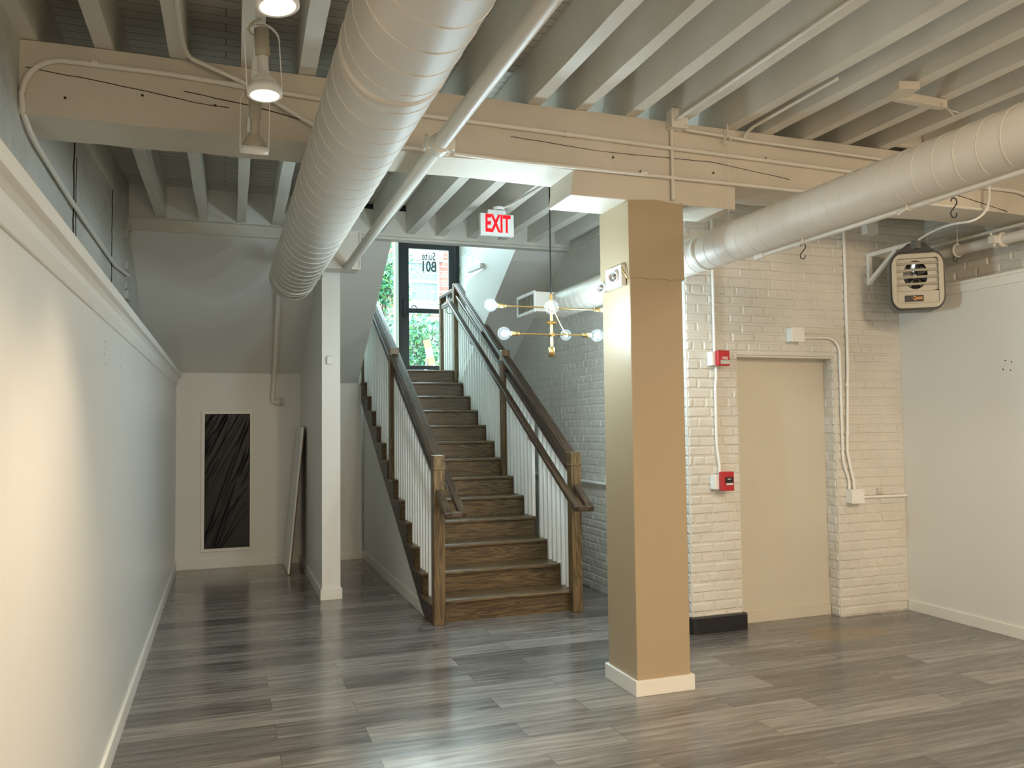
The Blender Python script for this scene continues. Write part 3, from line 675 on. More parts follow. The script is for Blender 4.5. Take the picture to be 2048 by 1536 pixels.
rg = railing(2.852, 1, 'right stair railing of white balusters and dark oak newels, by the brick wall')
# landing guard
lg = thing('landing_railing', (2.85, 10.9, 2.314), 'short oak railing around the landing in front of the glass door', 'railing')
newel(lg, 2.852, 10.93, 2.314, 3.39, .085)
MB().bar((2.852, 10.26, 3.37), (2.852, 10.89, 3.37), .088, .045).build('top_rail', M['oaks'], lg, .008)
MB().bar((2.852, 10.26, 3.26), (2.852, 10.89, 3.26), .05, .038).build('lower_rail', M['oaks'], lg, .006)
MB().box(2.895, 3.40, 10.905, 10.95, 3.385, 3.45).build('top_rail', M['oakx'], lg, .006)
MB().box(2.895, 3.40, 10.91, 10.945, 3.20, 3.275).build('lower_rail', M['oakx'], lg, .006)
for j in range(5):
    y = 10.33 + j*.115; MB().box(2.836, 2.868, y-.016, y+.016, 2.314, 3.245).build('baluster', M['white'], lg, .002)
for j in range(6):
    x = 2.94 + j*.083; MB().box(x-.016, x+.016, 10.912, 10.943, 2.314, 3.39).build('baluster', M['white'], lg, .002)

# ================================================================ FIXTURES
# --- exit sign
ex = thing('exit_sign', (2.18, 6.5, 3.20), 'white exit sign with red letters hanging from the joists near the stairs', 'sign')
MB().box(2.032, 2.330, 6.50, 6.55, 3.205, 3.392).build('sign_body', M['plastic'], ex, .004)
text_mesh('sign_lettering', 'EXIT', .205, M['exitred'], ex, (2.185, 6.4985, 3.300), FRONT, .54, .0065, .001)
MB().box(2.10, 2.26, 6.50, 6.55, 3.392, 3.425).lathe([(.05, 3.425-3.2), (.055, 3.45-3.2), (.0, 3.468-3.2)], (2.20, 6.52, 3.2), (0, 0, 1), 20).build('mounting_canopy', M['plastic'], ex, .002)
m = MB(); m.tube(bez((2.22, 6.50, 3.45), (2.28, 6.4, 3.43), (2.32, 6.0, 3.47), (2.37, 5.6, 3.455)) + [(2.365, 5.0, 3.455)], .010, 10)
tag(m.build('conduit', M['pipe']), 'thin white conduit feeding the exit sign along the joists', 'conduit')

# --- chandelier
CC = Vector((2.13, 5.20, 0))
ch = thing('chandelier', (2.13, 5.20, 2.07), 'brass branching chandelier with clear globe bulbs hanging by the stairs', 'chandelier')
MB().tube([(2.135, 5.20, 3.748), (2.13, 5.20, 3.2), (2.13, 5.20, 2.50)], .005, 8).build('cord', M['rubber'], ch)
MB().tube([(2.13, 5.20, 2.50), (2.13, 5.20, 2.13)], .0105, 14).build('stem', M['brass'], ch)
MB().lathe([(.0, 0), (.022, .001), (.022, .066), (.013, .07), (0, .07)], (2.13, 5.20, 2.065), (0, 0, 1), 20).build('stem_weight', M['brass'], ch)
arms = [((1.742, 5.187, 2.402), (2.505, 5.213, 2.402), 2.402), ((1.855, 4.56, 2.302), (2.49, 5.84, 2.302), 2.302), ((1.843, 5.205, 2.217), (2.396, 5.183, 2.217), 2.217)]
bulbs = []
for a, b, z in arms:
    a = Vector(a); b = Vector(b); d = (b-a).normalized()
    ar = MB(); off = Vector((0, -.018, 0)) if abs(d.y) < .5 else Vector((.02, 0, 0))
    ar.tube([a+off, b+off], .0055, 10); ro = ar.build('arm', M['brass'], ch)
    mid = Vector((CC.x, CC.y, z)); cb = MB(); cb.tube([mid - off*1.6, mid + off*1.6], .014, 12); cb.build('arm_clamp', M['brass'], ch)
    for e, dd in ((a, -d), (b, d)):
        e = e + off; skt = MB(); skt.lathe([(0, -.045), (.015, -.044), (.0155, -.02), (.0155, .012), (.013, .013)], e, dd, 18); skt.build('socket', M['brass'], ch)
        c = e + dd*.062; g = MB(); rr = .044
        prof = [(.012, -.052), (.013, -.045)] + [(rr*math.sin(t), -rr*math.cos(t)) for t in [0.42 + (PI-.42)*i/14 for i in range(15)]]
        g.lathe(prof, c, dd, 24); bo = g.build('bulb', M['globe'], ch)
        f = MB(); f.sphere(c, .016, 12, 8); f.build('filament', M['led'], bo)
        bulbs.append(c); point('bulb_light', c, 16, (0.70, 0.91, 1.0), .03)

# --- track lighting
tr = thing('light_track', (.12, 1.0, 3.10), 'white ceiling track for spotlights hanging level with the beam', 'track')
MB().box(.103, .137, -3.2, 4.30, 3.105, 3.135).build('track_rail', M['white'], tr, .002)
m = MB()
for y in (-2.5, -.5, 1.5, 3.4): m.tube([(.12, y, 3.13), (.12, y, 3.47)], .004, 6)
m.build('hanger_rod', M['white'], tr)
DL = bpy.data.materials['lit_lamp_lens']
def track_head(x, y, lit, label, tilt=(0, 0), power=0, size=60, drop=.0):
    z = 3.105
    t = thing('track_spotlight', (x, y, z-.33), label, 'spotlight', 'track spotlights')
    ax = Vector((tilt[0], tilt[1], -1)).normalized()
    MB().box(x-.018, x+.018, y-.06, y+.06, z-.035, z).build('track_adapter', M['white'], t, .003)
    p0 = Vector((x, y, z-.04)); top = p0 + ax*.045
    # gimbal cage: two flat straps from the pivot down to the ring
    u = Vector((1, 0, 0)); c = p0 + ax*.27
    st_ = MB()
    P = [c + u*.062*s - ax*.0 for s in (-1,)]
    path = [c - u*.060, c - u*.060 - ax*.20]
    path += [p0 + ax*.07 - u*.060*math.cos(PI*i/10) - ax*.055*math.sin(PI*i/10) for i in range(0, 11)]
    path += [c + u*.060 - ax*.20, c + u*.060]
    for q0, q1 in zip(path[:-1], path[1:]):
        if (q1-q0).length > 1e-4: st_.bar(q0, q1, .016, .0025, u if abs((q1-q0).normalized().dot(u)) < .8 else ax)
    st_.build('gimbal_strap', M['white'], t)
    MB().lathe([(0, .0), (.026, .002), (.026, .095), (.021, .1), (.021, .105)], p0 + ax*.035, ax, 24).build('lamp_socket', M['beige'], t)
    MB().lathe([(.019, .0), (.019, .05), (.024, .065), (.045, .09), (.050, .105), (.050, .118)], p0 + ax*.14, ax, 28).build('lamp_body', M['beige'] if not lit else M['plastic'], t)
    rg_ = MB().lathe([(.050, 0), (.059, 0), (.060, .034), (.049, .034), (.048, .01)], c - ax*.022, ax, 32); rg_.build('lamp_ring', M['white'], t)
    MB().lathe([(.048, 0), (.030, .003), (0, .004)], c + ax*.004, ax, 28).build('lamp_lens', M['warmlens'] if lit else M['plastic'], t)
    MB().tube(bez(p0 + Vector((0, -.01, 0)), p0 + Vector((-.06, -.02, -.03)), p0 + Vector((-.05, 0, -.07)), p0 + ax*.06), .004, 6).build('lamp_cord', M['beige'], t)
    if power: spot('spot_lamp', c + ax*.02, c + ax*2, power, size, .7)
P_T = 95
track_head(.12, 3.60, False, 'unlit track spotlight at the far end in front of the beam', (0, .35))
track_head(.118, 3.00, True, 'lit track spotlight in the middle, in front of the beam', (.05, -.05), P_T, 92)
track_head(.096, 2.35, True, 'lit track spotlight cut off by the top edge of the photo', (.15, -.05), P_T, 100)

# unseen warm spots added overhead to light walls, floor and ceiling bounce
for x, y, tx, ty, p, sz in ((.12, .9, .35, 5.7, 110, 34), (.12, -.6, -.5, 2.2, 80, 100), (1.7, .4, 3.8, 5.5, 38, 80), (4.7, .6, 4.7, 5.2, 34, 90), (4.1, -.8, 5.4, 3.0, 75, 110), (4.3, 1.6, 5.45, 4.4, 70, 105), (1.9, -1.0, 1.8, 2.4, 150, 120), (.9, .8, .6, 2.6, 60, 110), (3.9, 1.0, 4.0, 2.2, 90, 120)):
    spot('spot_lamp', (x, y, 3.0 if x < 2.5 else 3.2), (tx, ty, 0.0 if sz < 60 or sz == 120 else .6), p, sz, .8, rad=.12)

# --- emergency light on the column
em = thing('emergency_light', (2.27, 4.52, 2.43), 'small two-lamp emergency light on the left face of the tan column', 'light')
MB().box(2.262, 2.298, 4.40, 4.62, 2.435, 2.565).build('housing', M['plastic'], em, .006)
for yy, dz in ((4.475, .065), (4.655, .028)):
    m = MB(); c = Vector((2.262, yy, 2.435+dz)); ax = Vector((-1, -.55, -.12)).normalized()
    m.lathe([(0, -.03), (.025, -.026), (.037, .0), (.037, .03), (.031, .032), (.031, .02), (.02, .005), (0, .002)], c, ax, 26); ho = m.build('lamp_head', M['plastic'], em)
    MB().lathe([(.034, .0), (.02, .012), (0, .018)], c + ax*.012, ax, 20).build('lamp_lens', M['steel'], ho)
m = MB(); m.tube(bez((2.29, 4.44, 2.56), (2.25, 4.40, 2.58), (2.27, 4.37, 2.50), (2.295, 4.372, 2.47)), .004, 6); m.build('wire', M['brass'], em)

# --- motion sensor on the partition end
ms = MB(); ms.box(.905, .965, 7.772, 7.80, 2.185, 2.268)
tag(ms.build('motion_sensor', M['plastic'], bevel=.012), 'small white motion sensor on the end of the white partition', 'sensor')

# --- fire alarm devices and conduits on brick
fa = thing('fire_alarm', (3.61, 5.43, 2.035), 'red fire alarm strobe with white back box on the brick pier', 'alarm')
MB().box(3.555, 3.665, 5.415, 5.485, 2.040, 2.150).build('back_box', M['white'], fa, .005)
MB().box(3.580, 3.690, 5.375, 5.415, 2.035, 2.155).build('strobe_body', M['red'], fa, .008)
MB().box(3.605, 3.682, 5.368, 5.376, 2.052, 2.078).build('strobe_lens', M['glass'], fa, .003)
MB().box(3.603, 3.684, 5.3735, 5.3755, 2.050, 2.080).build('strobe_reflector', M['steel'], fa)
text_mesh('alarm_lettering', 'FIRE', .030, M['plastic'], fa, (3.645, 5.374, 2.094), FRONT, .9, .0005)
ps = thing('fire_pull_station', (3.63, 5.43, 1.075), 'red fire pull station low on the brick pier', 'alarm')
MB().box(3.555, 3.64, 5.415, 5.485, 1.085, 1.195).build('back_box', M['white'], ps, .005)
MB().box(3.590, 3.700, 5.375, 5.415, 1.075, 1.222).build('station_body', M['red'], ps, .005)
MB().box(3.618, 3.690, 5.371, 5.376, 1.135, 1.180).build('handle_plate', M['rubber'], ps, .002)
MB().box(3.625, 3.685, 5.366, 5.372, 1.120, 1.134).build('pull_handle', M['plastic'], ps, .002)
text_mesh('station_lettering', 'PULL', .014, M['plastic'], ps, (3.654, 5.370, 1.165), FRONT, 1, .0002)
m = MB(); m.tube([(3.612, 5.468, 3.60), (3.612, 5.468, 2.151)], .011, 10)
tag(m.build('conduit', M['white']), 'white conduit on the brick pier from the ceiling to the red fire alarm', 'conduit')
m = MB(); m.tube([(3.622, 5.468, 2.038), (3.622, 5.468, 1.95), (3.612, 5.468, 1.88), (3.612, 5.468, 1.42), (3.63, 5.468, 1.3), (3.635, 5.468, 1.20)], .011, 10)
tag(m.build('conduit', M['white']), 'white conduit on the brick pier between the red alarm and the pull station', 'conduit')
def jbox(x0, x1, z0, z1, label, d=.07):
    b = thing('junction_box', ((x0+x1)/2, 5.45, z0), label, 'junction box', 'junction boxes')
    MB().box(x0, x1, 5.485-d, 5.485, z0, z1).build('box_body', M['white'], b, .004)
    MB().box(x0-.003, x1+.003, 5.479-d, 5.4855-d, z0-.003, z1+.003).build('cover', M['white'], b, .002)
    s = MB()
    for xx, zz in ((x1-.015, z1-.015), (x0+.015, z0+.012)): s.lathe([(.004, 0), (0, .002)], (xx, 5.479-d, zz), (0, -1, 0), 8)
    s.build('screw', M['grey'], b)
jbox(4.305, 4.420, 2.245, 2.355, 'white junction box on brick above the niche')
jbox(4.850, 4.975, .925, 1.035, 'white junction box low on brick, right of the niche')
jbox(5.10, 5.215, 3.175, 3.285, 'white junction box high on brick under the beam')
m = MB(); m.tube([(4.425, 5.468, 2.285), (4.70, 5.468, 2.285)] + arc((4.70, 5.468, 2.165), .12, PI/2, 0, (1,0,0), (0,0,1), 8) + [(4.82, 5.468, 1.30), (4.83, 5.468, 1.24), (4.872, 5.468, 1.12), (4.875, 5.468, 1.037)], .011, 10)
tag(m.build('conduit', M['white']), 'white conduit bent from the upper junction box down beside the niche', 'conduit')
m = MB(); m.tube([(4.905, 5.468, 3.6), (4.90, 5.468, 2.1), (4.865, 5.468, 1.35), (4.90, 5.468, 1.18), (4.922, 5.468, 1.10), (4.925, 5.468, 1.037)], .013, 10)
for z in (1.9, 1.5): m.lathe([(.018, -.012), (.018, .012)], (4.885 if z > 1.7 else 4.872, 5.468, z), (0, 0, 1), 12)
tag(m.build('conduit', M['white']), 'straight white conduit from the ceiling down the brick, right of the niche', 'conduit')
m = MB(); m.tube([(4.98, 5.468, .965), (5.475, 5.468, .962)], .011, 10)
tag(m.build('conduit', M['white']), 'short horizontal conduit from the low junction box to the right wall', 'conduit')
m = MB(); m.box(5.17, 5.225, 5.462, 5.487, .985, 1.035); m.lathe([(.014, 0), (.012, .008), (0, .008)], (5.195, 5.462, 1.008), (0, -1, 0), 12)
tag(m.build('wall_jack', M['niche'], bevel=.003), 'tiny painted jack on the brick beside the right wall', 'outlet')

# --- black rubber cove base round the pier
pts = [(3.372, 5.70), (3.345, 5.70), (3.33, 5.50)] + [(3.33+.05-.05*math.cos(t), 5.478-.05*math.sin(t)) for t in [PI/2*i/5 for i in range(6)]] + [(3.80, 5.428)] + [(3.80+.05*math.sin(t), 5.478-.05*math.cos(t)) for t in [PI/2*i/5 for i in range(6)]] + [(3.85, 5.60), (3.832, 5.60), (3.832, 5.48), (3.375, 5.48)]
m = MB()
outer = pts[2:15]; 
def ring(P, z, off): return [(p[0], p[1], z) for p in P]
n_ = len(outer); inn = [(min(max(p[0], 3.369), 3.832), max(p[1], 5.48)) for p in outer]
vs = [(p[0], p[1], .0) for p in outer] + [(p[0], p[1], .118) for p in outer] + [(p[0], p[1], .122) for p in inn]
m.add(vs, [(i, i+1, n_+i+1, n_+i) for i in range(n_-1)] + [(n_+i, n_+i+1, 2*n_+i+1, 2*n_+i) for i in range(n_-1)])
m.add([(outer[-1][0], outer[-1][1], 0), (3.852, 5.60, 0), (3.852, 5.60, .118), (outer[-1][0], outer[-1][1], .118), (3.835, 5.60, .118), (3.835, 5.49, .118)], [(0,1,2,3), (3,2,4,5)])
tag(m.build('rubber_cove_base', M['rubber'], origin=(3.6, 5.5, 0)), 'black rubber cove base wrapped around the foot of the brick pier', 'baseboard')

# --- unit heater
ht = thing('unit_heater', (5.18, 5.0, 2.52), 'beige louvred unit heater hung from a white bracket at upper right', 'heater')
def rrect(cx, cz, w, h_, r, n=6):
    P = []
    for sx, sz, a0 in ((1,1,0),(-1,1,PI/2),(-1,-1,PI),(1,-1,1.5*PI)):
        for i in range(n+1):
            a = a0 + PI/2*i/n; P.append((cx + sx*(w/2-r) + r*math.cos(a), cz + sz*(h_/2-r) + r*math.sin(a)))
    return P
hx, hz = 5.19, 2.735
HT_CASING = 1

# front frame with an opening
def frame_ring(outer, inner, y0, y1):
    m = MB(); k = len(outer)
    vs = [(p[0], y0, p[1]) for p in outer] + [(p[0], y0, p[1]) for p in inner] + [(p[0], y1, p[1]) for p in outer] + [(p[0], y1, p[1]) for p in inner]
    fs = []
    for i in range(k):
        j = (i+1) % k; fs += [(i, j, k+j, k+i), (2*k+i, 3*k+i, 3*k+j, 2*k+j), (i, 2*k+i, 2*k+j, j), (k+i, k+j, 3*k+j, 3*k+i)]
    m.add(vs, fs); return m
cs = frame_ring(rrect(hx, hz, .50, .415, .10), rrect(hx, hz, .49, .405, .095), 4.99, 5.24); cs.prism(rrect(hx, hz, .49, .405, .095), 'y', 5.22, 5.235); cs.build('casing', M['grey'], ht)
frame_ring(rrect(hx, hz, .515, .425, .10), rrect(hx, hz, .46, .37, .08), 4.975, 4.992).build('black_trim', M['rubber'], ht)
frame_ring(rrect(hx, hz, .485, .395, .09), rrect(hx, hz+.0, .39, .325, .02), 4.955, 4.978).build('front_frame', M['beige'], ht, .004)
bp_ = MB(); 
bp_.box(hx-.195, hx+.195, 4.966, 4.974, hz-.1625, hz-.075); 
k = 40; cxh, czh, rh = hx-.015, hz+.045, .115
inner = [(cxh + rh*math.cos(2*PI*i/k), czh + rh*.9*math.sin(2*PI*i/k)) for i in range(k)]
def sq(i):
    a = 2*PI*i/k; c, s = math.cos(a), math.sin(a); t = min(.215/abs(c) if abs(c) > 1e-6 else 9, .1175/abs(s) if abs(s) > 1e-6 else 9)
    return (cxh + c*t, czh + s*t)
fr_ = frame_ring([sq(i) for i in range(k)], inner, 4.985, 4.992); fr_.build('fan_shroud', M['beige'], ht)
bp_.build('lower_panel', M['beige'], ht, .002)
MB().box(hx-.195, hx+.195, 5.10, 5.11, hz-.16, hz+.16).build('heating_coil', M['grey'], ht)
for i in range(4):
    z = hz + .128 - i*.050
    m = MB(); m.bar((hx-.193, 4.966, z), (hx+.193, 4.966, z), .003, .020, (0, .6, .8)); m.build('louver', M['beige'], ht)
fb = MB()
for i in range(5):
    a = 2*PI*i/5 + .5; fb.add([(cxh + .02*math.cos(a-.4), 5.02, czh + .02*math.sin(a-.4)), (cxh + .105*math.cos(a-.33), 5.0, czh + .1*math.sin(a-.33)), (cxh + .108*math.cos(a+.1), 5.02, czh + .103*math.sin(a+.1)), (cxh + .105*math.cos(a+.4), 5.045, czh + .1*math.sin(a+.4)), (cxh + .02*math.cos(a+.4), 5.035, czh + .02*math.sin(a+.4))], [(0,1,2,3,4)])
fb.lathe([(0, -.02), (.024, -.018), (.026, .02)], (cxh, 5.03, czh), (0, 1, 0), 18)
fb.build('fan_blade', M['steel'], ht)
pl = MB().box(hx-.125, hx+.05, 4.958, 4.966, hz-.150, hz-.105); plo = pl.build('name_plate', M['rubber'], ht, .002)
OR = paint('orange_print', (0.75, 0.33, 0.08), 0.5, 0, 0)
text_mesh('plate_lettering', 'Q', .040, OR, plo, (hx-.035, 4.957, hz-.126), FRONT, .9, .001, .0005)
text_mesh('plate_lettering', 'MARK', .026, OR, plo, (hx+.008, 4.957, hz-.128), FRONT, .9, .001, .0005)
MB().prism([(hx-.18, hz+.212), (hx+.17, hz+.212), (hx+.07, hz+.275), (hx-.08, hz+.275)], 'y', 4.97, 5.20).build('top_hood', M['rubber'], ht, .003)
for dx in (-.12, .11): MB().lathe([(.009, 0), (.007, .008), (0, .008)], (hx+dx, 4.965, hz+.195), (0, -1, .2), 10).build('bolt', M['steel'], ht)
ht.rotation_euler = (0, 0, math.radians(-36)); ht.scale = (.77, .8, 1.10)
ht.location.z -= .055
br = thing('heater_bracket', (5.16, 5.3, 2.75), 'white steel triangle bracket on the brick wall holding the heater', 'bracket')
m = MB(); m.bar((5.16, 5.483, 3.0), (5.16, 4.95, 3.0), .035, .035); m.build('top_arm', M['white'], br, .002)
m = MB(); m.box(5.142, 5.178, 5.45, 5.483, 2.745, 2.985); m.build('wall_leg', M['white'], br, .002)
m = MB(); m.bar((5.155, 5.47, 2.765), (5.155, 5.16, 2.985), .03, .033); m.build('brace', M['white'], br, .002)
MB().box(5.14, 5.18, 4.94, 5.0, 2.955, 3.02).build('end_plate', M['grey'], br)
m = MB(); m.tube(bez((5.16, 4.94, 3.02), (5.12, 4.75, 3.06), (5.06, 4.55, 3.05), (5.03, 4.40, 3.02), 10) + bez((5.03, 4.40, 3.02), (5.01, 4.30, 3.0), (5.12, 4.29, 3.05), (5.14, 4.29, 3.15), 10)[1:] + [(5.15, 4.29, 3.22), (5.145, 4.29, 3.32), (5.11, 4.31, 3.44)], .009, 10)
tag(m.build('heater_cable', M['white']), 'white flexible cable looping from the heater up to the beam', 'cable')

# --- S hooks
def shook(x, y, z, s, label):
    m = MB(); P = arc((x, y, z), .022*s, PI*1.0, -.25*PI, (1,0,0), (0,0,1), 10) + arc((x-.004, y, z-.072*s), .022*s, .75*PI, 2.1*PI, (1,0,0), (0,0,1), 10)
    m.tube(P, .0028, 8)
    if y < 3: m.tube([(x, y, z+.015), (x, y, 2.57)], .0012, 5)
    tag(m.build('s_hook', M['rubber']), label, 'hook', 'black hooks')
shook(2.985, 2.66, 2.545, .75, 'black S-shaped hook hanging below the right duct near the heater')
shook(2.985, 3.64, 2.557, .75, 'black S-shaped hook hanging below the right duct beside the column')
shook(5.63, 5.02, 3.0, 1.2, 'black hook on the pipe above the right half wall')

# --- hatch with black plastic
hp = thing('access_panel', (.04, 10.04, .19), 'tall white framed wall opening covered in wrinkled black plastic', 'panel')
m = MB(); m.box(-.242, -.205, 10.030, 10.05, .19, 1.80).box(.291, .313, 10.030, 10.05, .19, 1.80).box(-.205, .291, 10.030, 10.05, 1.765, 1.80).box(-.205, .291, 10.030, 10.05, .19, .222)
m.build('panel_frame', M['trim'], hp, .002)
def plastic_mat():
    m, n, l, b = newmat('wrinkled_black_plastic'); b.inputs['Base Color'].default_value = (.006, .005, .005, 1); b.inputs['Roughness'].default_value = .33; b.inputs['Specular IOR Level'].default_value = .22
    return m
m = MB(); nx, nz = 30, 90; vs = []
def wr_(u, v):
    s = 0
    for (a, c, wdt, amp) in WR: 
        d = (u*math.cos(a) + v*math.sin(a)) - c; s += amp*math.exp(-(d/wdt)**2)
    return s
WR = [(-.45 + R.uniform(-.18, .18), R.uniform(-.7, .3), R.uniform(.006, .016), R.uniform(.003, .010)) for _ in range(22)]
for j in range(nz+1):
    for i in range(nx+1):
        u = i/nx*.50; v = j/nz*1.545; e = min(1, min(u, .5-u)/.05, min(v, 1.545-v)/.05)
        vs.append((-.207 + u, 10.075 - wr_(u, v - .2)*e*1.5, .220 + v))
m.add(vs, [(j*(nx+1)+i, j*(nx+1)+i+1, (j+1)*(nx+1)+i+1, (j+1)*(nx+1)+i) for j in range(nz) for i in range(nx)], True)
m.build('plastic_sheet', plastic_mat(), hp)

# --- leaning board
lbd = thing('leaning_board', (.75, 9.65, 0), 'white panel leaning against the partition in the back corner', 'board')
P0 = Vector((.690, 0, .004)); P1 = Vector((.842, 0, 1.60)); d = (P1-P0); nrm = Vector((-d.z, 0, d.x)).normalized()
def slab(t0, t1, y0, y1, mat, nm, par):
    m = MB(); A = P0 + nrm*t0; B = P0 + nrm*t1; vs = []
    for q in (A, B):
        for base in (q, q + d): 
            vs += [(base.x, y0, base.z), (base.x, y1, base.z)]
    m.add(vs, [(0,1,3,2),(4,6,7,5),(0,4,5,1),(2,3,7,6),(0,2,6,4),(1,5,7,3)]); return m.build(nm, mat, par, .002)
slab(.008, .026, 9.27, 9.98, M['white'], 'panel_face', lbd)
slab(-.006, .0078, 9.285, 9.97, M['oakz'], 'wood_backing', lbd)

# --- small screw holes on the walls
for (x, y, z) in ((-.5095, 4.09, 2.0), (-.5095, 4.12, 1.97), (-.5095, 4.08, 1.94), (-.5095, 4.12, 1.90), (-.5095, 4.70, 1.99), (-.5095, 4.70, 1.93), (-.5095, 5.33, 2.0), (-.5095, 5.37, 1.94)):
    MB().lathe([(.006, 0), (0, .0006)], (x, y, z), (1, 0, 0), 8).build('screw_hole', CR, lw)
wrt = bpy.data.objects['wall_right']
for dy, dz in ((0, .035), (-.05, .02), (.02, -.03), (-.04, -.04)):
    MB().lathe([(.006, 0), (0, .0006)], (5.4795, 4.49+dy, 2.0+dz), (-1, 0, 0), 8).build('screw_hole', CR, wrt)

for (yy, za, zb, r_) in ((5.55, 3.42, 2.35, .006), (5.62, 3.3, 2.7, .003), (6.9, 3.45, 2.6, .004)):
    P = [(-.93+.0406*(yy-4.3)+.002, yy + R.uniform(-.015, .015), za + (zb-za)*i/16) for i in range(17)]
    MB().tube(P, r_, 5).build('wall_crack', CR, bpy.data.objects['wall_left_upper'])
# ================================================================ OUTSIDE
M['street'] = paint('asphalt', (0.35, 0.36, 0.37), 0.8, 30, .3, .01)
def ext_brick():
    m, n, l, b = newmat('red_brick'); g = n.new('ShaderNodeNewGeometry'); sp = n.new('ShaderNodeSeparateXYZ'); cb = n.new('ShaderNodeCombineXYZ')
    l.new(g.outputs['Position'], sp.inputs[0]); l.new(sp.outputs['X'], cb.inputs['X']); l.new(sp.outputs['Z'], cb.inputs['Y'])
    br = n.new('ShaderNodeTexBrick'); l.new(cb.outputs[0], br.inputs['Vector']); br.inputs['Scale'].default_value = 1; br.inputs['Brick Width'].default_value = .42; br.inputs['Row Height'].default_value = .15
    br.inputs['Mortar Size'].default_value = .012; br.inputs['Color1'].default_value = (.24, .075, .055, 1); br.inputs['Color2'].default_value = (.20, .055, .040, 1); br.inputs['Mortar'].default_value = (.34, .28, .25, 1)
    l.new(br.outputs['Color'], b.inputs['Base Color']); b.inputs['Roughness'].default_value = .8
    return m
M['redbrick'] = ext_brick()
M['stone'] = paint('pale_stone', (0.24, 0.235, 0.22), .7, 20, .1, .003)
M['leaf'] = paint('leaf', (0.035, 0.13, 0.06), .5, 0, 0)
M['leaf2'] = paint('young_leaf', (0.10, 0.22, 0.04), .5, 0, 0)
M['bark'] = paint('bark', (0.16, 0.12, 0.09), .8, 30, .4, .01)
M['paneblue'] = paint('window_pane_blue', (0.10, 0.15, 0.16), .15, 0, 0)
tag(MB().box(-12, 22, 12.3, 40, 2.10, 2.25).build('street', M['street'], origin='zero'), None, None, None, 'structure')
YF = 24.0; sF = YF/20.0
def FX(x): return x*sF
def FZ(z): return 1.6 + (z-1.6)*sF
bd = thing('brick_building', (5, YF, 2.25), 'red brick building with pale sash windows across the street', 'building')
MB().box(-6, 16, YF, YF+3, FZ(4.25), 7.7).build('brick_wall', M['redbrick'], bd)
MB().box(-6, 16, YF-.05, YF+3, 2.25, FZ(4.22)).build('ground_floor_wall', M['stone'], bd)
MB().box(-6, 16, YF-.25, YF, FZ(4.20), FZ(4.32)).build('stone_band', M['stone'], bd)
def bwin(x0, x1, z0, z1, nx, nz, lint=True):
    f = MB(); f.box(x0-.08, x1+.08, YF-.08, YF+.02, z0-.08, z0).box(x0-.08, x1+.08, YF-.08, YF+.02, z1, z1+.08).box(x0-.08, x0, YF-.08, YF+.02, z0, z1).box(x1, x1+.08, YF-.08, YF+.02, z0, z1)
    f.box(x0, x1, YF-.07, YF+.0, (z0+z1)/2-.05, (z0+z1)/2+.05)
    fo = f.build('window', M['stone'], bd)
    MB().box(x0, x1, YF-.03, YF-.01, z0, z1).build('pane', M['paneblue'], fo)
    g = MB()
    for i in range(1, nx): xx = x0+(x1-x0)*i/nx; g.box(xx-.02, xx+.02, YF-.05, YF-.02, z0, z1)
    for i in range(1, nz): zz = z0+(z1-z0)*i/nz; g.box(x0, x1, YF-.05, YF-.02, zz-.02, zz+.02)
    g.build('glazing_bar', M['grey'], fo)
    if lint: MB().box(x0-.2, x1+.2, YF-.1, YF, z1+.08, z1+.42).build('lintel', M['stone'], bd); MB().box(x0-.2, x1+.2, YF-.14, YF, z0-.25, z0-.08).build('sill', M['stone'], bd)
for xc in (1.55, 4.74, 7.9): bwin(FX(xc)-.34*sF, FX(xc)+.32*sF, FZ(4.75), FZ(5.68), 4, 4)
for xc in (3.2, 4.45, 5.25, 6.4): bwin(FX(xc)-.3, FX(xc)+.3, FZ(3.2), FZ(3.85), 3, 3, False)
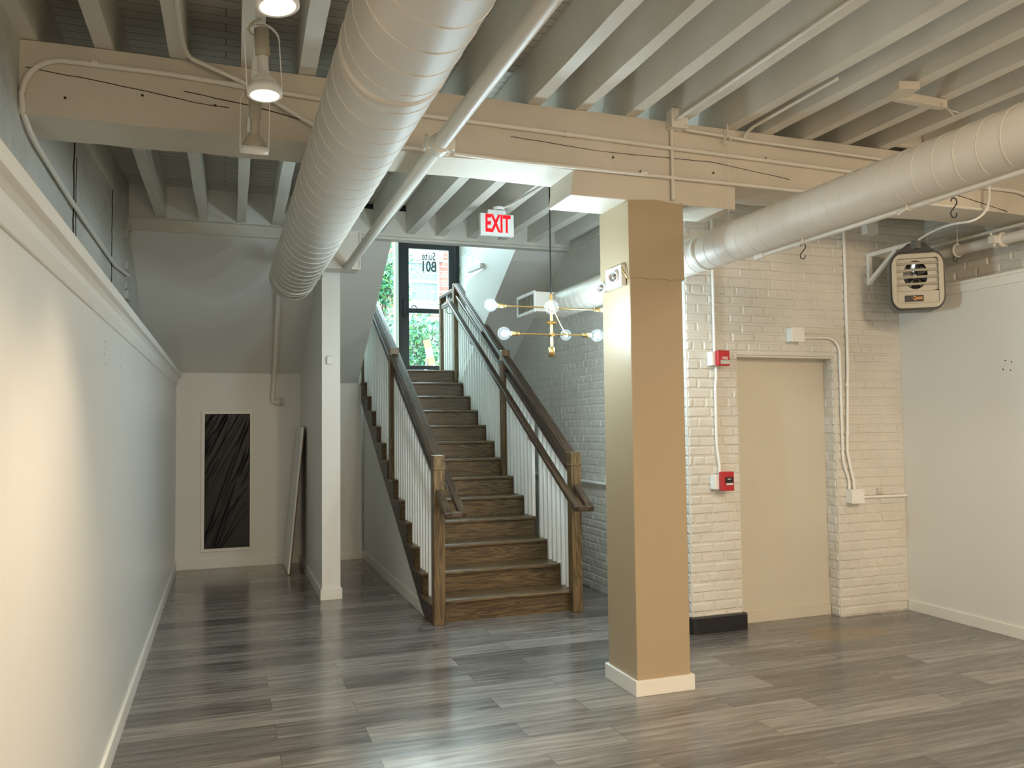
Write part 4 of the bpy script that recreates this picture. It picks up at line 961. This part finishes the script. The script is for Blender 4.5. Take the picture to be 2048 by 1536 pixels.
def tree(x, y, h_, cr, n, label, seed):
    rr = random.Random(seed); t = thing('street_tree', (x, y, 2.25), label, 'tree', 'street trees')
    m = MB(); m.tube([(x, y, 2.25), (x+.05, y, 2.25+h_*.5), (x-.1, y+.1, 2.25+h_)], .07, 8, radii=[.09, .06, .02])
    blobs = []
    for k in range(16):
        a = rr.uniform(0, 2*PI); q = rr.uniform(.2, 1)*cr; c = Vector((x + q*math.cos(a), y + q*math.sin(a)*.6, 2.25 + h_*rr.uniform(.35, 1.05))); blobs.append(c)
        m.tube([(x, y, 2.25 + h_*rr.uniform(.3, .6)), c], .02, 5)
    m.build('trunk', M['bark'], t)
    for nm, mat, cnt in (('foliage', M['leaf'], n), ('foliage', M['leaf2'], n//2)):
        f = MB()
        for i in range(cnt):
            c = rr.choice(blobs); p = c + Vector((rr.gauss(0, .19), rr.gauss(0, .19), rr.gauss(0, .17))); u = Vector((rr.uniform(-1,1), rr.uniform(-1,1), rr.uniform(-1,1))).normalized(); v = u.orthogonal().normalized(); s = rr.uniform(.04, .075)
            f.add([p - u*s, p + v*s*.5, p + u*s, p - v*s*.5], [(0,1,2,3)])
        f.build(nm, mat, t)
tree(2.85, 16.0, 2.6, .42, 2000, 'leafy green street tree left of the glass door', 3)
tree(4.05, 17.5, 1.5, .5, 1100, 'low leafy street tree seen through the lower door glass', 5)
bc = thing('traffic_barricade', (3.62, 15.0, 2.25), 'orange and white striped traffic post outside the door', 'barricade')
ORG = paint('orange_plastic', (.85, .18, .05), .5, 0, 0)
a = Vector((3.80, 15.0, 2.25)); b = Vector((3.60, 15.0, 3.22))
for i in range(6):
    m = MB(); p = a.lerp(b, i/6); q = a.lerp(b, (i+1)/6); m.bar(p, q, .12, .05, (0, 1, 0)); m.build('stripe', ORG if i % 2 else M['white'], bc)
m = MB(); m.bar((3.56, 15.02, 2.25), (3.62, 15.02, 3.1), .03, .03, (0, 1, 0)); m.build('leg', M['grey'], bc)
WN = ('second from the bottom', 'third from the bottom', 'third from the top', 'second from the top', 'lowest of the six', 'highest of the six')
for k, (z0_, z1_) in enumerate(((4.6, 4.62), (4.9, 4.86), (5.12, 5.08), (5.35, 5.36), (4.35, 4.25), (5.7, 5.62))):
    m = MB(); m.tube([(-8, 19.5, z0_+.15), (4, 19.5, z0_-.02), (16, 19.5, z1_+.15)], .018, 5)
    tag(m.build('overhead_wire', M['grey']), f'dark overhead wire outside the door, {WN[k]}', 'wire', 'overhead wires')
